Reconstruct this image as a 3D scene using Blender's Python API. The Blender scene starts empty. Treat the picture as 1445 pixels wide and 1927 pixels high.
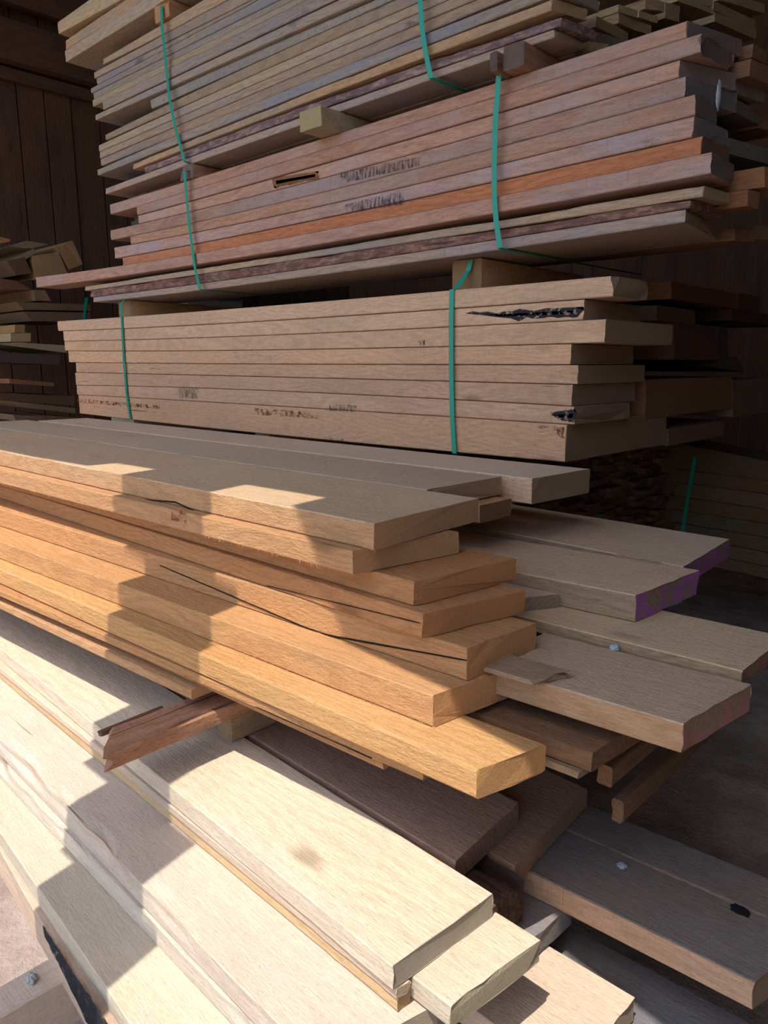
import bpy, bmesh, math, random
from mathutils import Vector, Matrix, noise
S = bpy.context.scene
COL = S.collection
R = math.radians

# ------------------------------------------------------------------ camera
cd = bpy.data.cameras.new('camera'); cam = bpy.data.objects.new('camera', cd); COL.objects.link(cam)
S.camera = cam
cd.sensor_fit = 'VERTICAL'; cd.sensor_height = 24.0; cd.lens = 1392.0 / 1927.0 * 24.0
cd.clip_start = .02; cd.clip_end = 200
cam.location = (0, 0, 1.5)
h_, p_ = R(133.4), R(11.4)
cam.rotation_euler = (R(90) - p_, 0, h_ - R(90))

# ------------------------------------------------------------------ sky, sun, exposure
w = bpy.data.worlds.new('sky'); S.world = w; w.use_nodes = True
nt = w.node_tree; nt.nodes.clear()
sky = nt.nodes.new('ShaderNodeTexSky'); sky.sky_type = 'NISHITA'; sky.sun_disc = False
SUN_AZ, SUN_EL = 102.5, 67.0            # direction the light travels, and elevation
sky.sun_elevation = R(SUN_EL); sky.sun_rotation = R(90 - (SUN_AZ + 180)); sky.air_density = 1.0; sky.dust_density = 1.5; sky.ozone_density = 1.0
bg = nt.nodes.new('ShaderNodeBackground'); bg.inputs[1].default_value = 0.30
ow = nt.nodes.new('ShaderNodeOutputWorld'); nt.links.new(sky.outputs[0], bg.inputs[0]); nt.links.new(bg.outputs[0], ow.inputs[0])
sl = bpy.data.lights.new('sun', 'SUN'); sl.energy = 4.1; sl.angle = R(.2); sl.color = (1, .95, .87)
so = bpy.data.objects.new('sun', sl); COL.objects.link(so)
sd = Vector((math.cos(R(SUN_AZ)) * math.cos(R(SUN_EL)), math.sin(R(SUN_AZ)) * math.cos(R(SUN_EL)), -math.sin(R(SUN_EL))))
so.rotation_euler = sd.to_track_quat('-Z', 'Y').to_euler(); so.location = (-1, -4, 9)
S.view_settings.view_transform = 'Standard'; S.view_settings.look = 'None'
S.view_settings.exposure = 0.36; S.view_settings.gamma = 1.0; S.view_settings.use_curve_mapping = False
S.cycles.max_bounces = 8; S.cycles.diffuse_bounces = 5

# ------------------------------------------------------------------ materials
def newmat(name):
    m = bpy.data.materials.new(name); m.use_nodes = True
    nt = m.node_tree; b = nt.nodes['Principled BSDF']
    return m, nt, b
class G:
    def __init__(s, nt): s.nt = nt
    def n(s, t, **k):
        x = s.nt.nodes.new('ShaderNode' + t)
        for a, v in k.items(): setattr(x, a, v)
        return x
    def l(s, a, b): s.nt.links.new(a, b)
    def math(s, op, a, b=None, clamp=False):
        x = s.n('Math', operation=op, use_clamp=clamp)
        for i, v in enumerate((a, b)):
            if v is None: continue
            if isinstance(v, (int, float)): x.inputs[i].default_value = v
            else: s.l(v, x.inputs[i])
        return x.outputs[0]
    def noise(s, vec, scale, detail=3, rough=.55, dist=0):
        x = s.n('TexNoise'); x.inputs['Scale'].default_value = scale; x.inputs['Detail'].default_value = detail
        x.inputs['Roughness'].default_value = rough; x.inputs['Distortion'].default_value = dist
        s.l(vec, x.inputs['Vector']); return x.outputs['Fac']
    def mapv(s, vec, sc):
        x = s.n('VectorMath', operation='MULTIPLY'); s.l(vec, x.inputs[0]); x.inputs[1].default_value = sc; return x.outputs[0]
    def ramp(s, fac, a, b, ca=0., cb=1.):
        x = s.n('MapRange', interpolation_type='SMOOTHSTEP'); s.l(fac, x.inputs[0])
        for i, v in zip((1, 2, 3, 4), (a, b, ca, cb)): x.inputs[i].default_value = v
        return x.outputs[0]
    def mix(s, fac, a, b, mode='MIX'):
        x = s.n('MixRGB', blend_type=mode)
        for i, v in zip((0, 1, 2), (fac, a, b)):
            if isinstance(v, (int, float)): x.inputs[i].default_value = v
            elif isinstance(v, tuple): x.inputs[i].default_value = v + (1,)
            else: s.l(v, x.inputs[i])
        return x.outputs[0]

def wood(name, light, dark, grey=(.3, .3, .32), gamt=.2, stain=(.06, .05, .05), samt=.35, ring=90, contrast=.5,
         kerf=.3, fuzz=.4, rough=.85, knots=.5, end=False, endcol=None, paint=None, bark=None, kpos=(), crack=.735, speck=.3):
    m, nt, b = newmat(name); g = G(nt)
    tc = g.n('TexCoord'); oi = g.n('ObjectInfo')
    off = g.math('MULTIPLY', oi.outputs['Random'], 37.0)
    add = g.n('VectorMath', operation='ADD'); g.l(tc.outputs['Object'], add.inputs[0]); g.l(off, add.inputs[1]); P = add.outputs[0]
    # knots: sparse cells stretched along the board
    kv = g.n('TexVoronoi', feature='F1'); kv.inputs['Scale'].default_value = 1.6; kv.inputs['Randomness'].default_value = 1
    g.l(g.mapv(P, (1, 2.6, 2.6)), kv.inputs['Vector']); kd = kv.outputs['Distance']
    for (kx, ky, kz) in kpos:
        dv = g.n('VectorMath', operation='SUBTRACT'); g.l(tc.outputs['Object'], dv.inputs[0]); dv.inputs[1].default_value = (kx, ky, kz)
        ln = g.n('VectorMath', operation='LENGTH'); g.l(g.mapv(dv.outputs[0], (1.6, 3.2, 3.2)), ln.inputs[0])
        kd = g.math('MINIMUM', kd, ln.outputs['Value'])
    kn = g.ramp(kd, .02, .10, 1, 0)
    warp = g.math('MULTIPLY', g.ramp(kd, .03, .38, 1, 0), .05 * knots)
    # growth rings about a pith line beyond the board
    sep = g.n('SeparateXYZ'); g.l(P, sep.inputs[0])
    osep = g.n('SeparateXYZ'); g.l(tc.outputs['Object'], osep.inputs[0])
    wob = g.noise(g.mapv(P, (1.1, 3, 3)), 1.6, 3)
    wob2 = g.noise(g.mapv(P, (3, 20, 20)), 2.0, 3)
    yy = g.math('ADD', osep.outputs['Y'], g.math('MULTIPLY', g.math('SUBTRACT', oi.outputs['Random'], .5), .22))
    zz = g.math('ADD', osep.outputs['Z'], g.math('ADD', g.math('MULTIPLY', oi.outputs['Random'], .08), .035))
    rad = g.math('SQRT', g.math('ADD', g.math('MULTIPLY', yy, yy), g.math('MULTIPLY', zz, zz)))
    rad = g.math('ADD', rad, g.math('MULTIPLY', wob, .16)); rad = g.math('ADD', rad, g.math('MULTIPLY', wob2, .008)); rad = g.math('ADD', rad, warp)
    wave = g.math('SINE', g.math('MULTIPLY', rad, ring * 6.283))
    wv = g.ramp(wave, -.6, 1, 0, 1)
    fib = g.noise(g.mapv(P, (14, 190, 190)), 1.6, 4, .7)
    if end: fib = g.noise(g.mapv(P, (60, 260, 260)), 1.2, 3, .7)
    f = g.math('ADD', g.math('MULTIPLY', wv, contrast), g.math('MULTIPLY', g.ramp(fib, .33, .67), 1 - contrast * .6))
    f = g.math('SUBTRACT', g.math('MULTIPLY', f, .8), .08)
    col = g.mix(g.math('MULTIPLY', f, .9, True), light, dark)
    big = g.noise(g.mapv(P, (1.5, 6, 6)), 1.1, 4, .6)
    col = g.mix(g.ramp(big, .42, .72, 0, gamt), col, grey)
    # dark stains with ragged outline, sometimes cut off across the grain
    st = g.noise(g.mapv(P, (3.2, 9, 9)), 1.3, 6, .7)
    col = g.mix(g.ramp(st, .60, .72, 0, samt), col, stain)
    # fine vertical tick marks
    tk = g.noise(g.mapv(P, (70, 8, 8)), 1.0, 2, .5)
    col = g.mix(g.math('MULTIPLY', g.ramp(tk, .62, .75, 0, .45 * samt), g.ramp(big, .45, .6, 0, 1)), col, stain)
    # checks along the grain
    ck = g.noise(g.mapv(P, (1.7, 55, 55)), 1.0, 3, .5)
    ckm = g.ramp(ck, crack, crack + .025, 0, .75)
    if end: ckm = g.ramp(g.noise(g.mapv(P, (20, 14, 70)), 1.0, 4, .6), .70, .74, 0, .7)
    col = g.mix(ckm, col, tuple(c * .3 for c in dark))
    sp = g.noise(g.mapv(P, (260, 300, 300) if end else (70, 330, 330)), 1.0, 3, .7)
    col = g.mix(g.ramp(sp, .53, .68, 0, speck * (1.6 if end else 1)), col, tuple(c * .35 for c in dark))
    col = g.mix(g.math('MULTIPLY', kn, .8 * min(1, knots * 1.5)), col, tuple(c * .45 for c in dark))
    if endcol: col = g.mix(.75, col, endcol)
    if paint:
        pm = g.noise(g.mapv(P, (5, 16, 16)), 1.0, 5, .65)
        col = g.mix(g.math('MULTIPLY', g.ramp(pm, paint[1] - .04, paint[1] + .14, 0, .95), g.ramp(fib, .3, .55, .55, 1)), col, paint[0])
    if bark:
        bm_ = g.noise(g.mapv(P, (9, 30, 30)), 1.6, 6, .75)
        col = g.mix(g.ramp(bm_, .38, .56, 0, bark[1]), col, bark[0])
    col = g.mix(1, col, oi.outputs['Color'], 'MULTIPLY')
    hv = g.n('HueSaturation'); g.l(col, hv.inputs['Color'])
    g.l(g.math('ADD', g.math('MULTIPLY', g.noise(g.mapv(P, (2, 2, 2)), .8, 2), .36), .82), hv.inputs['Value'])
    g.l(hv.outputs[0], b.inputs['Base Color'])
    b.inputs['Roughness'].default_value = rough
    b.inputs['Specular IOR Level'].default_value = .18
    # relief: saw kerfs across, fuzz, checks
    kf = g.noise(g.mapv(P, (240, 10, 3)), 1.0, 2, .5)
    fz = g.math('ADD', g.noise(g.mapv(P, (150, 420, 420)), 1.0, 4, .75), g.math('MULTIPLY', g.noise(g.mapv(P, (60, 170, 170)), 1.0, 3, .6), 1.1))
    hgt = g.math('ADD', g.math('MULTIPLY', kf, kerf), g.math('MULTIPLY', fz, fuzz))
    hgt = g.math('ADD', hgt, g.math('MULTIPLY', fib, .35)); hgt = g.math('SUBTRACT', hgt, g.math('MULTIPLY', ckm, .8))
    if bark: hgt = g.math('ADD', hgt, g.math('MULTIPLY', bm_, 1.6))
    bp = g.n('Bump'); bp.inputs['Strength'].default_value = .8; bp.inputs['Distance'].default_value = .005
    g.l(hgt, bp.inputs['Height']); g.l(bp.outputs[0], b.inputs['Normal'])
    return m
M = {}
def style(k, **a):
    M[k] = wood('wood_' + k, **{q: v for q, v in a.items() if q != 'ec'})
    e = dict(a); e.update(end=True, fuzz=1.0, kerf=.1, knots=0); e['endcol'] = e.pop('ec', None); e.update(contrast=.45)
    M[k + '_end'] = wood('wood_end_' + k, **e)
style('tan', ec=(.24, .175, .115), light=(.69, .445, .285), dark=(.47, .275, .16), grey=(.42, .29, .22), gamt=.25, samt=.3, kerf=.8, fuzz=.3, ring=70, contrast=.35)
style('red', ec=(.15, .155, .165), light=(.54, .35, .25), dark=(.29, .15, .095), grey=(.40, .35, .36), gamt=.7, samt=.55, ring=45, contrast=.3, kerf=.4)
style('grey', ec=(.36, .30, .19), light=(.42, .325, .235), dark=(.24, .17, .115), grey=(.25, .25, .27), gamt=.7, samt=.5, ring=60, contrast=.35, kerf=.5)
style('kerf', light=(.42, .36, .29), dark=(.2, .17, .13), grey=(.25, .25, .27), gamt=.5, samt=.4, ring=60, contrast=.2, kerf=2.5)
style('fresh', ec=(.56, .36, .22), light=(.68, .45, .27), dark=(.47, .27, .145), grey=(.5, .38, .29), gamt=.3, samt=.08, kerf=.8, fuzz=1.3, ring=75, contrast=.42)
style('pale', ec=(.40, .34, .26), light=(.63, .545, .46), dark=(.50, .415, .33), grey=(.52, .49, .47), gamt=.35, samt=.12, kerf=.3, fuzz=.35, ring=40, contrast=.3)
style('dull', light=(.42, .32, .23), dark=(.25, .17, .11), grey=(.30, .26, .24), gamt=.4, samt=.3, kerf=.4, fuzz=.8, ring=70, contrast=.35)
style('dull2', light=(.44, .335, .24), dark=(.29, .20, .13), grey=(.36, .33, .30), gamt=.6, samt=.15, kerf=.3, fuzz=1.4, ring=50, contrast=.3)
style('weathered_lit', light=(.76, .585, .43), dark=(.56, .41, .29), grey=(.66, .54, .42), gamt=.6, samt=.15, kerf=1.0, fuzz=1.2, ring=60, contrast=.25)  # for weathered top faces, lightened to stand in for light from above
style('dark', light=(.30, .25, .21), dark=(.2, .16, .13), grey=(.25, .25, .27), gamt=.5, samt=.3, kerf=.4, fuzz=.4, ring=50, contrast=.2)
style('bark', light=(.40, .27, .21), dark=(.2, .12, .09), samt=.5, ring=40, kerf=.2, fuzz=.8, bark=((.085, .05, .055), .7))
M['pale_knot'] = wood('wood_pale_knot', light=(.72, .60, .45), dark=(.50, .38, .26), grey=(.52, .48, .46), gamt=.3, samt=.06, kerf=.3, fuzz=.35, ring=40, contrast=.3, kpos=((-0.2939, 0.0662, -0.0),))
M['blackbark'] = wood('black_bark', light=(.12, .09, .09), dark=(.05, .04, .05), samt=.6, ring=30, bark=((.015, .014, .022), .9))
M['purple'] = wood('wood_end_purple', light=(.36, .27, .21), dark=(.2, .13, .1), end=True, fuzz=1, knots=0, paint=((.42, .12, .50), .44))
M['redpaint'] = wood('wood_end_redpaint', light=(.30, .2, .16), dark=(.17, .1, .08), end=True, fuzz=.6, knots=0, paint=((.34, .10, .12), .42))
M['pinkpaint'] = wood('wood_end_pinkpaint', light=(.42, .28, .2), dark=(.28, .17, .11), end=True, fuzz=.6, knots=0, paint=((.50, .22, .24), .50))
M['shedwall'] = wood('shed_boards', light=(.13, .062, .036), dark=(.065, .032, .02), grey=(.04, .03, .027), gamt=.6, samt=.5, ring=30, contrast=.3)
M['old'] = wood('old_brown_wood', light=(.42, .24, .15), dark=(.24, .12, .07), grey=(.34, .24, .2), gamt=.5, samt=.5, ring=40, contrast=.5, fuzz=.8, crack=.62, speck=.6)
def plain(name, c, rough=.6, bump=None, spec=.4):
    m, nt, b = newmat(name); b.inputs['Base Color'].default_value = c + (1,); b.inputs['Roughness'].default_value = rough
    b.inputs['Specular IOR Level'].default_value = spec
    if bump:
        g = G(nt); tc = g.n('TexCoord'); bp = g.n('Bump'); bp.inputs['Strength'].default_value = .4; bp.inputs['Distance'].default_value = .002
        g.l(g.noise(tc.outputs['Object'], bump, 4), bp.inputs['Height']); g.l(bp.outputs[0], b.inputs['Normal'])
    return m
def stainmat(name, c, sc, lo, hi, top=.9):
    m, nt, b = newmat(name); g = G(nt); tc = g.n('TexCoord'); oi = g.n('ObjectInfo')
    b.inputs['Base Color'].default_value = c + (1,); b.inputs['Roughness'].default_value = .85; b.inputs['Specular IOR Level'].default_value = .15
    g.l(g.ramp(g.noise(g.mapv(tc.outputs['Object'], sc), 1.0, 5, .7), lo, hi, 0, top), b.inputs['Alpha']); return m
M['stain'] = stainmat('dark_streaks', (.05, .045, .055), (110, 20, 22), .42, .66, .7)
M['darkbark'] = stainmat('dark_bark_strip', (.055, .055, .065), (40, 60, 60), .34, .50, 1.0)
M['reddish'] = stainmat('rust_stain', (.26, .09, .045), (30, 30, 34), .44, .62, .7)
M['crackline'] = stainmat('crack_line', (.035, .02, .015), (30, 60, 60), .25, .38, .95)
M['torn'] = wood('torn_orange_wood', light=(.62, .30, .14), dark=(.34, .13, .06), ring=40, contrast=.6, fuzz=1.2, samt=0, gamt=0)
M['strap'] = plain('green_strap_plastic', (.01, .26, .17), .38, 60)
M['lump'] = plain('grey_lump', (.34, .38, .42), .7, 120)
M['oil'] = plain('black_oil', (.012, .012, .016), .5)
M['paintwhite'] = plain('white_paint', (.62, .66, .74), .6, 200)
M['stone'] = plain('grey_stone', (.36, .34, .33), .9, 90)
m, nt, b = newmat('dirt'); g = G(nt); tc = g.n('TexCoord'); v = tc.outputs['Object']
n1 = g.noise(v, 6, 8, .65); n2 = g.noise(v, 60, 6, .7)
g.l(g.mix(g.ramp(n1, .3, .7), (.29, .21, .17), (.46, .36, .30)), b.inputs['Base Color']); b.inputs['Roughness'].default_value = .95
bp = g.n('Bump'); bp.inputs['Strength'].default_value = .9; bp.inputs['Distance'].default_value = .02
g.l(g.math('ADD', n1, g.math('MULTIPLY', n2, .5)), bp.inputs['Height']); g.l(bp.outputs[0], b.inputs['Normal']); M['dirt'] = m

# ------------------------------------------------------------------ helpers
USED = {}
def link(name, me, mats, loc=(0, 0, 0), rot=(0, 0, 0), parent=None, color=None):
    for m in mats: me.materials.append(m)
    o = bpy.data.objects.new(name, me); COL.objects.link(o); o.location = loc; o.rotation_euler = rot
    if parent: o.parent = parent
    if color: o.color = tuple(color) + (1,)
    return o
def tag(o, label, cat, group=None):
    o['label'] = label; o['category'] = cat
    if group: o['group'] = group
    return o
def struct(o): o['kind'] = 'structure'; return o

def plank_mesh(name, L, W, t, sk=0., top=None, bot=None, wane=0., cham=.0025, rnd=0., seed=0, fuzz=0, jit=.0012, bow=0., skl=0., chip=0.):
    """board along -X from the origin (origin = near front upper edge). top(x)/bot(x) give z; y runs 0..W"""
    top = top or (lambda x: 0.); bot = bot or (lambda x: -t)
    bm = bmesh.new(); rng = random.Random(seed)
    ny = max(3, min(9, int(W / .03)))
    nz = 2
    dx = .012; xs = [0.]
    while xs[-1] > -L:
        xs.append(xs[-1] - dx); dx = min(dx * 1.12, .07)
    xs[-1] = -L
    c = cham
    prof = []                                         # (ykind 0..1, zkind 0..1)
    prof += [(c / W, 1.), ] + [(i / ny, 1.) for i in range(1, ny)] + [(1 - c / W, 1.)]
    prof += [(1., 1 - c / t)] + [(1., 1 - j / (nz + 1)) for j in range(1, nz + 1)] + [(1., c / t)]
    prof += [(1 - c / W, 0.)] + [(1 - i / ny, 0.) for i in range(1, ny)] + [(c / W, 0.)]
    prof += [(0., c / t)] + [(0., j / (nz + 1)) for j in range(1, nz + 1)] + [(0., 1 - c / t)]
    o = Vector((seed * 3.17 % 50, seed * 1.31 % 50, 0))
    rings = []
    for k, x in enumerate(xs):
        ring = []; zt, zb = top(x), bot(x); h = zt - zb
        for (a, b_) in prof:
            y = a * W; z = zb + b_ * h; xx = x
            s = -x / L
            xx += (sk * a) * (1 - s) ** 6 if k else sk * a
            # irregular sawn surfaces, always inward
            n = noise.noise(Vector((x * 5, a * 3 + b_ * 2, 0)) + o); n2 = noise.noise(Vector((x * 28, a * 7, b_ * 5)) + o)
            e = (abs(n) * jit * 1.0 + abs(n2) * jit * .6)
            if b_ == 1.: z -= e * .4
            if b_ == 0.: z += e * .4
            if a == 0.: y += e
            if a == 1.: y -= e
            if a in (0., c / W) and b_ > .5 and wane:
                q = max(0., noise.noise(Vector((x * 3.1, 7, 0)) + o) + .25 + .5 * noise.noise(Vector((x * 17, 3, 0)) + o)) * wane * (1.6 if b_ == 1. else 1.)
                y += q; z -= (q * .45 if b_ == 1. else 0)
            if rnd:
                if b_ == 1.: z -= rnd * (abs(2 * a - 1) ** 2.2)
                if b_ == 0.: z += rnd * .5 * (abs(2 * a - 1) ** 2.2)
            if k == 0:
                xx += (n2 * .004 - .002) + chip * min(0, noise.noise(Vector((a * 5, b_ * 2.5, 4)) + o) * 1.3)
            if k == len(xs) - 1: xx += n2 * .006
            ring.append(bm.verts.new((xx, y, z)))
        rings.append(ring)
    for r0, r1 in zip(rings, rings[1:]):
        for i in range(len(r0)):
            j = (i + 1) % len(r0); f = bm.faces.new((r0[i], r0[j], r1[j], r1[i])); f.smooth = False
    for ring, rev in ((rings[0], True), (rings[-1], False)):
        f = bm.faces.new(list(reversed(ring)) if rev else ring); f.material_index = 1
        res = bmesh.ops.inset_region(bm, faces=[f], thickness=min(t * .22, .008), depth=0)
        for ff in res['faces']: ff.material_index = 1
    if fuzz:
        for _ in range(int(70 * L)):
            x = -rng.random() ** 1.4 * L; zb = bot(x); s = rng.uniform(.002, .006); d = rng.uniform(-.01, .01)
            vs = [bm.verts.new(p) for p in ((x, .0008, zb + .0015), (x + .0012, .0012, zb + .002), (x + d, -rng.uniform(.001, .005), zb - s))]
            bm.faces.new(vs)
    bmesh.ops.recalc_face_normals(bm, faces=[f for f in bm.faces if len(f.verts) > 3])
    me = bpy.data.meshes.new(name); bm.to_mesh(me); bm.free(); return me

def box_mesh(name, sx, sy, sz, cham=.002, seed=0, cut=None):
    """block with near end faces on Y: origin centre bottom"""
    bm = bmesh.new(); bmesh.ops.create_cube(bm, size=1)
    for v in bm.verts: v.co = Vector((v.co.x * sx, v.co.y * sy, (v.co.z + .5) * sz))
    bmesh.ops.bevel(bm, geom=list(bm.edges), offset=cham, segments=2, affect='EDGES')
    bmesh.ops.subdivide_edges(bm, edges=[e for e in bm.edges if e.calc_length() > .03], cuts=3, use_grid_fill=True)
    for v in bm.verts:
        n = noise.noise_vector(v.co * 23 + Vector((seed, 0, 0))); v.co += n * .0012
    me = bpy.data.meshes.new(name); bm.to_mesh(me); bm.free(); return me

def split_end(o, pname='sawn_end', label=None):
    me = o.data; bm = bmesh.new(); bm.from_mesh(me)
    keep = [f for f in bm.faces if f.material_index == 1 and f.calc_center_median().x > -.25]
    if not keep: bm.free(); return
    idx = {f.index for f in keep}
    b2 = bmesh.new(); b2.from_mesh(me); b2.faces.ensure_lookup_table()
    bmesh.ops.delete(b2, geom=[f for f in b2.faces if f.index not in idx], context='FACES')
    m2 = bpy.data.meshes.new(pname); b2.to_mesh(m2); b2.free()
    bm.faces.ensure_lookup_table(); bmesh.ops.delete(bm, geom=[f for f in bm.faces if f.index in idx], context='FACES_ONLY')
    bm.to_mesh(me); bm.free()
    for m_ in me.materials: m2.materials.append(m_)
    c = bpy.data.objects.new(pname, m2); COL.objects.link(c); c.parent = o; c.color = o.color
    if label: c['label'] = label
    return c
def patch(o, quad, mat, pname, label=None, seed=0, lift=.0012, n=14, color=(1, 1, 1)):
    """thin ragged patch lying on o's front face; quad in o's local x,z (left-top, right-top, right-bottom, left-bottom)"""
    bm = bmesh.new(); vs = []
    for i in range(n + 1):
        u = i / n; r_ = []
        for j in range(4):
            v = j / 3
            a = Vector(quad[0]).lerp(Vector(quad[1]), u); b_ = Vector(quad[3]).lerp(Vector(quad[2]), u); q = a.lerp(b_, v)
            h = (a - b_).length
            taper = 1.0
            dz = (noise.noise(Vector((u * 9, j, seed))) * .13) * h if j in (0, 3) else 0
            dxx = noise.noise(Vector((j * 1.7, i, seed))) * .02 * (1 if i in (0, n) else .2)
            r_.append(bm.verts.new((q[0] + dxx, -lift * (1 if 0 < i < n and 0 < j < 3 else .15), q[1] + dz)))
        vs.append(r_)
    for a, b_ in zip(vs, vs[1:]):
        for j in range(3): bm.faces.new((a[j], b_[j], b_[j + 1], a[j + 1]))
    bmesh.ops.solidify(bm, geom=list(bm.faces), thickness=.0006)
    me = bpy.data.meshes.new(pname); bm.to_mesh(me); bm.free(); me.materials.append(mat)
    c = bpy.data.objects.new(pname, me); COL.objects.link(c); c.parent = o; c.color = tuple(color) + (1,)
    if label: c['label'] = label
    return c

# ------------------------------------------------------------------ the place: ground, shed
def grid_mesh(name, x0, x1, y0, y1, n, amp):
    bm = bmesh.new()
    vs = [[bm.verts.new((x0 + (x1 - x0) * i / n, y0 + (y1 - y0) * j / n, amp * (noise.noise(Vector((x0 + (x1 - x0) * i / n, y0 + (y1 - y0) * j / n, 0)) * 5)))) for j in range(n + 1)] for i in range(n + 1)]
    for i in range(n):
        for j in range(n): bm.faces.new((vs[i][j], vs[i + 1][j], vs[i + 1][j + 1], vs[i][j + 1]))
    me = bpy.data.meshes.new(name); bm.to_mesh(me); bm.free(); return me
GZ = .10
struct(link('floor', grid_mesh('floor', -12, 8, -12, 8, 160, .015), [M['dirt']], (0, 0, GZ)))
def boards_wall(name, L, H, pitch, th, seed, vertical=True, gap=.003):
    bm = bmesh.new(); rng = random.Random(seed); x = 0
    while x < L:
        wd = pitch * rng.uniform(.85, 1.15); d = rng.uniform(0, .012)
        a, b_ = x + gap, min(L, x + wd) - gap
        lo = (a, 0, d) if vertical else (0, a, d); 
        if vertical: c = [(a, 0), (b_, 0), (b_, H), (a, H)]
        else: c = [(0, a), (H, a), (H, b_), (0, b_)]
        f0 = [bm.verts.new((p[0], d, p[1])) for p in c]; f1 = [bm.verts.new((p[0], d + th, p[1])) for p in c]
        bm.faces.new(f0); bm.faces.new(f1[::-1])
        for i in range(4): bm.faces.new((f0[i], f1[i], f1[(i + 1) % 4], f0[(i + 1) % 4]))
        x += wd
    bmesh.ops.recalc_face_normals(bm, faces=list(bm.faces))
    me = bpy.data.meshes.new(name); bm.to_mesh(me); bm.free(); return me

def place(o, ex, ey, ez, loc): o.matrix_world = Matrix(((ex[0], ey[0], ez[0], loc[0]), (ex[1], ey[1], ez[1], loc[1]), (ex[2], ey[2], ez[2], loc[2]), (0, 0, 0, 1)))
# wall boards run along local x (height), local z runs across the wall
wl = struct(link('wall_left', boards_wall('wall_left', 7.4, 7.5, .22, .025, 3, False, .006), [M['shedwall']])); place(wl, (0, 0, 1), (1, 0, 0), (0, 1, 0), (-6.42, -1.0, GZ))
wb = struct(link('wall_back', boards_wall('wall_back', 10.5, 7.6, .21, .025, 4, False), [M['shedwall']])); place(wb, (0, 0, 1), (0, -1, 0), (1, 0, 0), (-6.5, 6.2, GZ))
wr = struct(link('wall_right_shade', boards_wall('wall_right_shade', 6.7, 7.5, .21, .025, 5, False, .0005), [M['shedwall']])); place(wr, (0, 0, 1), (1, 0, 0), (0, 1, 0), (.85, -.5, GZ))  # unseen, set close in to keep light off the plank ends
bmx = bmesh.new(); bmesh.ops.create_cube(bmx, size=1); bmesh.ops.scale(bmx, vec=(.02, 7.2, 7.5), verts=bmx.verts); bmesh.ops.translate(bmx, vec=(0, 2.6, 3.75 + GZ), verts=bmx.verts)
mex = bpy.data.meshes.new('gap_block_sheet'); bmx.to_mesh(mex); bmx.free(); struct(link('gap_block_sheet', mex, [M['shedwall']], (-6.45, 0, 0)))  # added sheet behind the left wall, blocks sky light through the board gaps
# roof: sloping boards from the open front up to the back wall
rf = struct(link('ceiling', boards_wall('ceiling', 10.6, 7.6, .25, .03, 6, False, -.004), [M['shedwall']]))
YF = -.8; a = math.atan2(.9, 7.4); place(rf, (0, math.cos(a), math.sin(a)), (0, -math.sin(a), math.cos(a)), (1, 0, 0), (-6.6, YF + .02, 6.45))
def beam(name, p0, p1, wx, wz, mat='shedwall'):
    p0, p1 = Vector(p0), Vector(p1); d = p1 - p0; L = d.length
    me = plank_mesh(name, L, wx, wz, seed=len(name) + int(L * 10), jit=.004, cham=.006)
    o = struct(link(name, me, [M[mat], M[mat]])); ex = -d.normalized(); up = Vector((0, 0, 1)) if abs(ex.z) < .9 else Vector((0, 1, 0))
    ey = up.cross(ex).normalized(); ez = ex.cross(ey); place(o, ex, ey, ez, p0); return o
beam('trim_1', (-6.37, .2, 4.02), (-6.37, 6.0, 4.02), .13, .29)
beam('trim_2', (-6.36, .2, 4.40), (-6.36, 6.0, 4.40), .12, .27)
beam('trim_3', (-6.38, .2, 3.71), (-6.38, 6.0, 3.71), .05, .09)
# open front of the shed: unseen fascia and post, outlines stepped to shape the sun bands
def sheet(name, pts, y, th):
    bm = bmesh.new(); f0 = [bm.verts.new((a, y, b_)) for a, b_ in pts]; f1 = [bm.verts.new((a, y + th, b_)) for a, b_ in pts]
    bm.faces.new(f0); bm.faces.new(f1[::-1])
    for i in range(len(pts)): j = (i + 1) % len(pts); bm.faces.new((f0[i], f1[i], f1[j], f0[j]))
    bmesh.ops.recalc_face_normals(bm, faces=list(bm.faces)); me = bpy.data.meshes.new(name); bm.to_mesh(me); bm.free()
    return struct(link(name, me, [M['shedwall']]))
sheet('caster_fascia', [(-6.5, 5.4178), (-2.1004, 5.4478), (-1.7504, 5.5043), (-1.7239, 5.7184), (-0.8111, 5.8124), (-0.8201, 5.5486), (-0.6505, 5.2595), (-0.3566, 5.1913), (-0.183, 5.1293), (0.067, 5.0393), (0.6, 5.0393), (3.5, 5.0393), (3.5, 6.9), (-6.5, 6.9)], YF, .02)
sheet('caster_post', [(-0.8408, 0.1), (-0.8408, 3.8104), (-0.8989, 3.8104), (-0.8989, 4.2304), (-1.0008, 4.2304), (-1.0008, 4.7904), (-0.9922, 4.7904), (-0.9922, 4.9604), (-1.0132, 4.9604), (-1.0132, 5.2904), (-1.0963, 5.2904), (-1.0963, 6.3304), (-1.5113, 6.3304), (-1.5113, 5.2904), (-1.4119, 5.2904), (-1.4119, 4.9604), (-1.3804, 4.9604), (-1.3804, 4.7904), (-1.3886, 4.7904), (-1.3886, 4.2304), (-1.2572, 4.2304), (-1.2572, 3.8104), (-1.1908, 3.8104), (-1.1908, 0.1)], YF - .025, .02)

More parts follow.
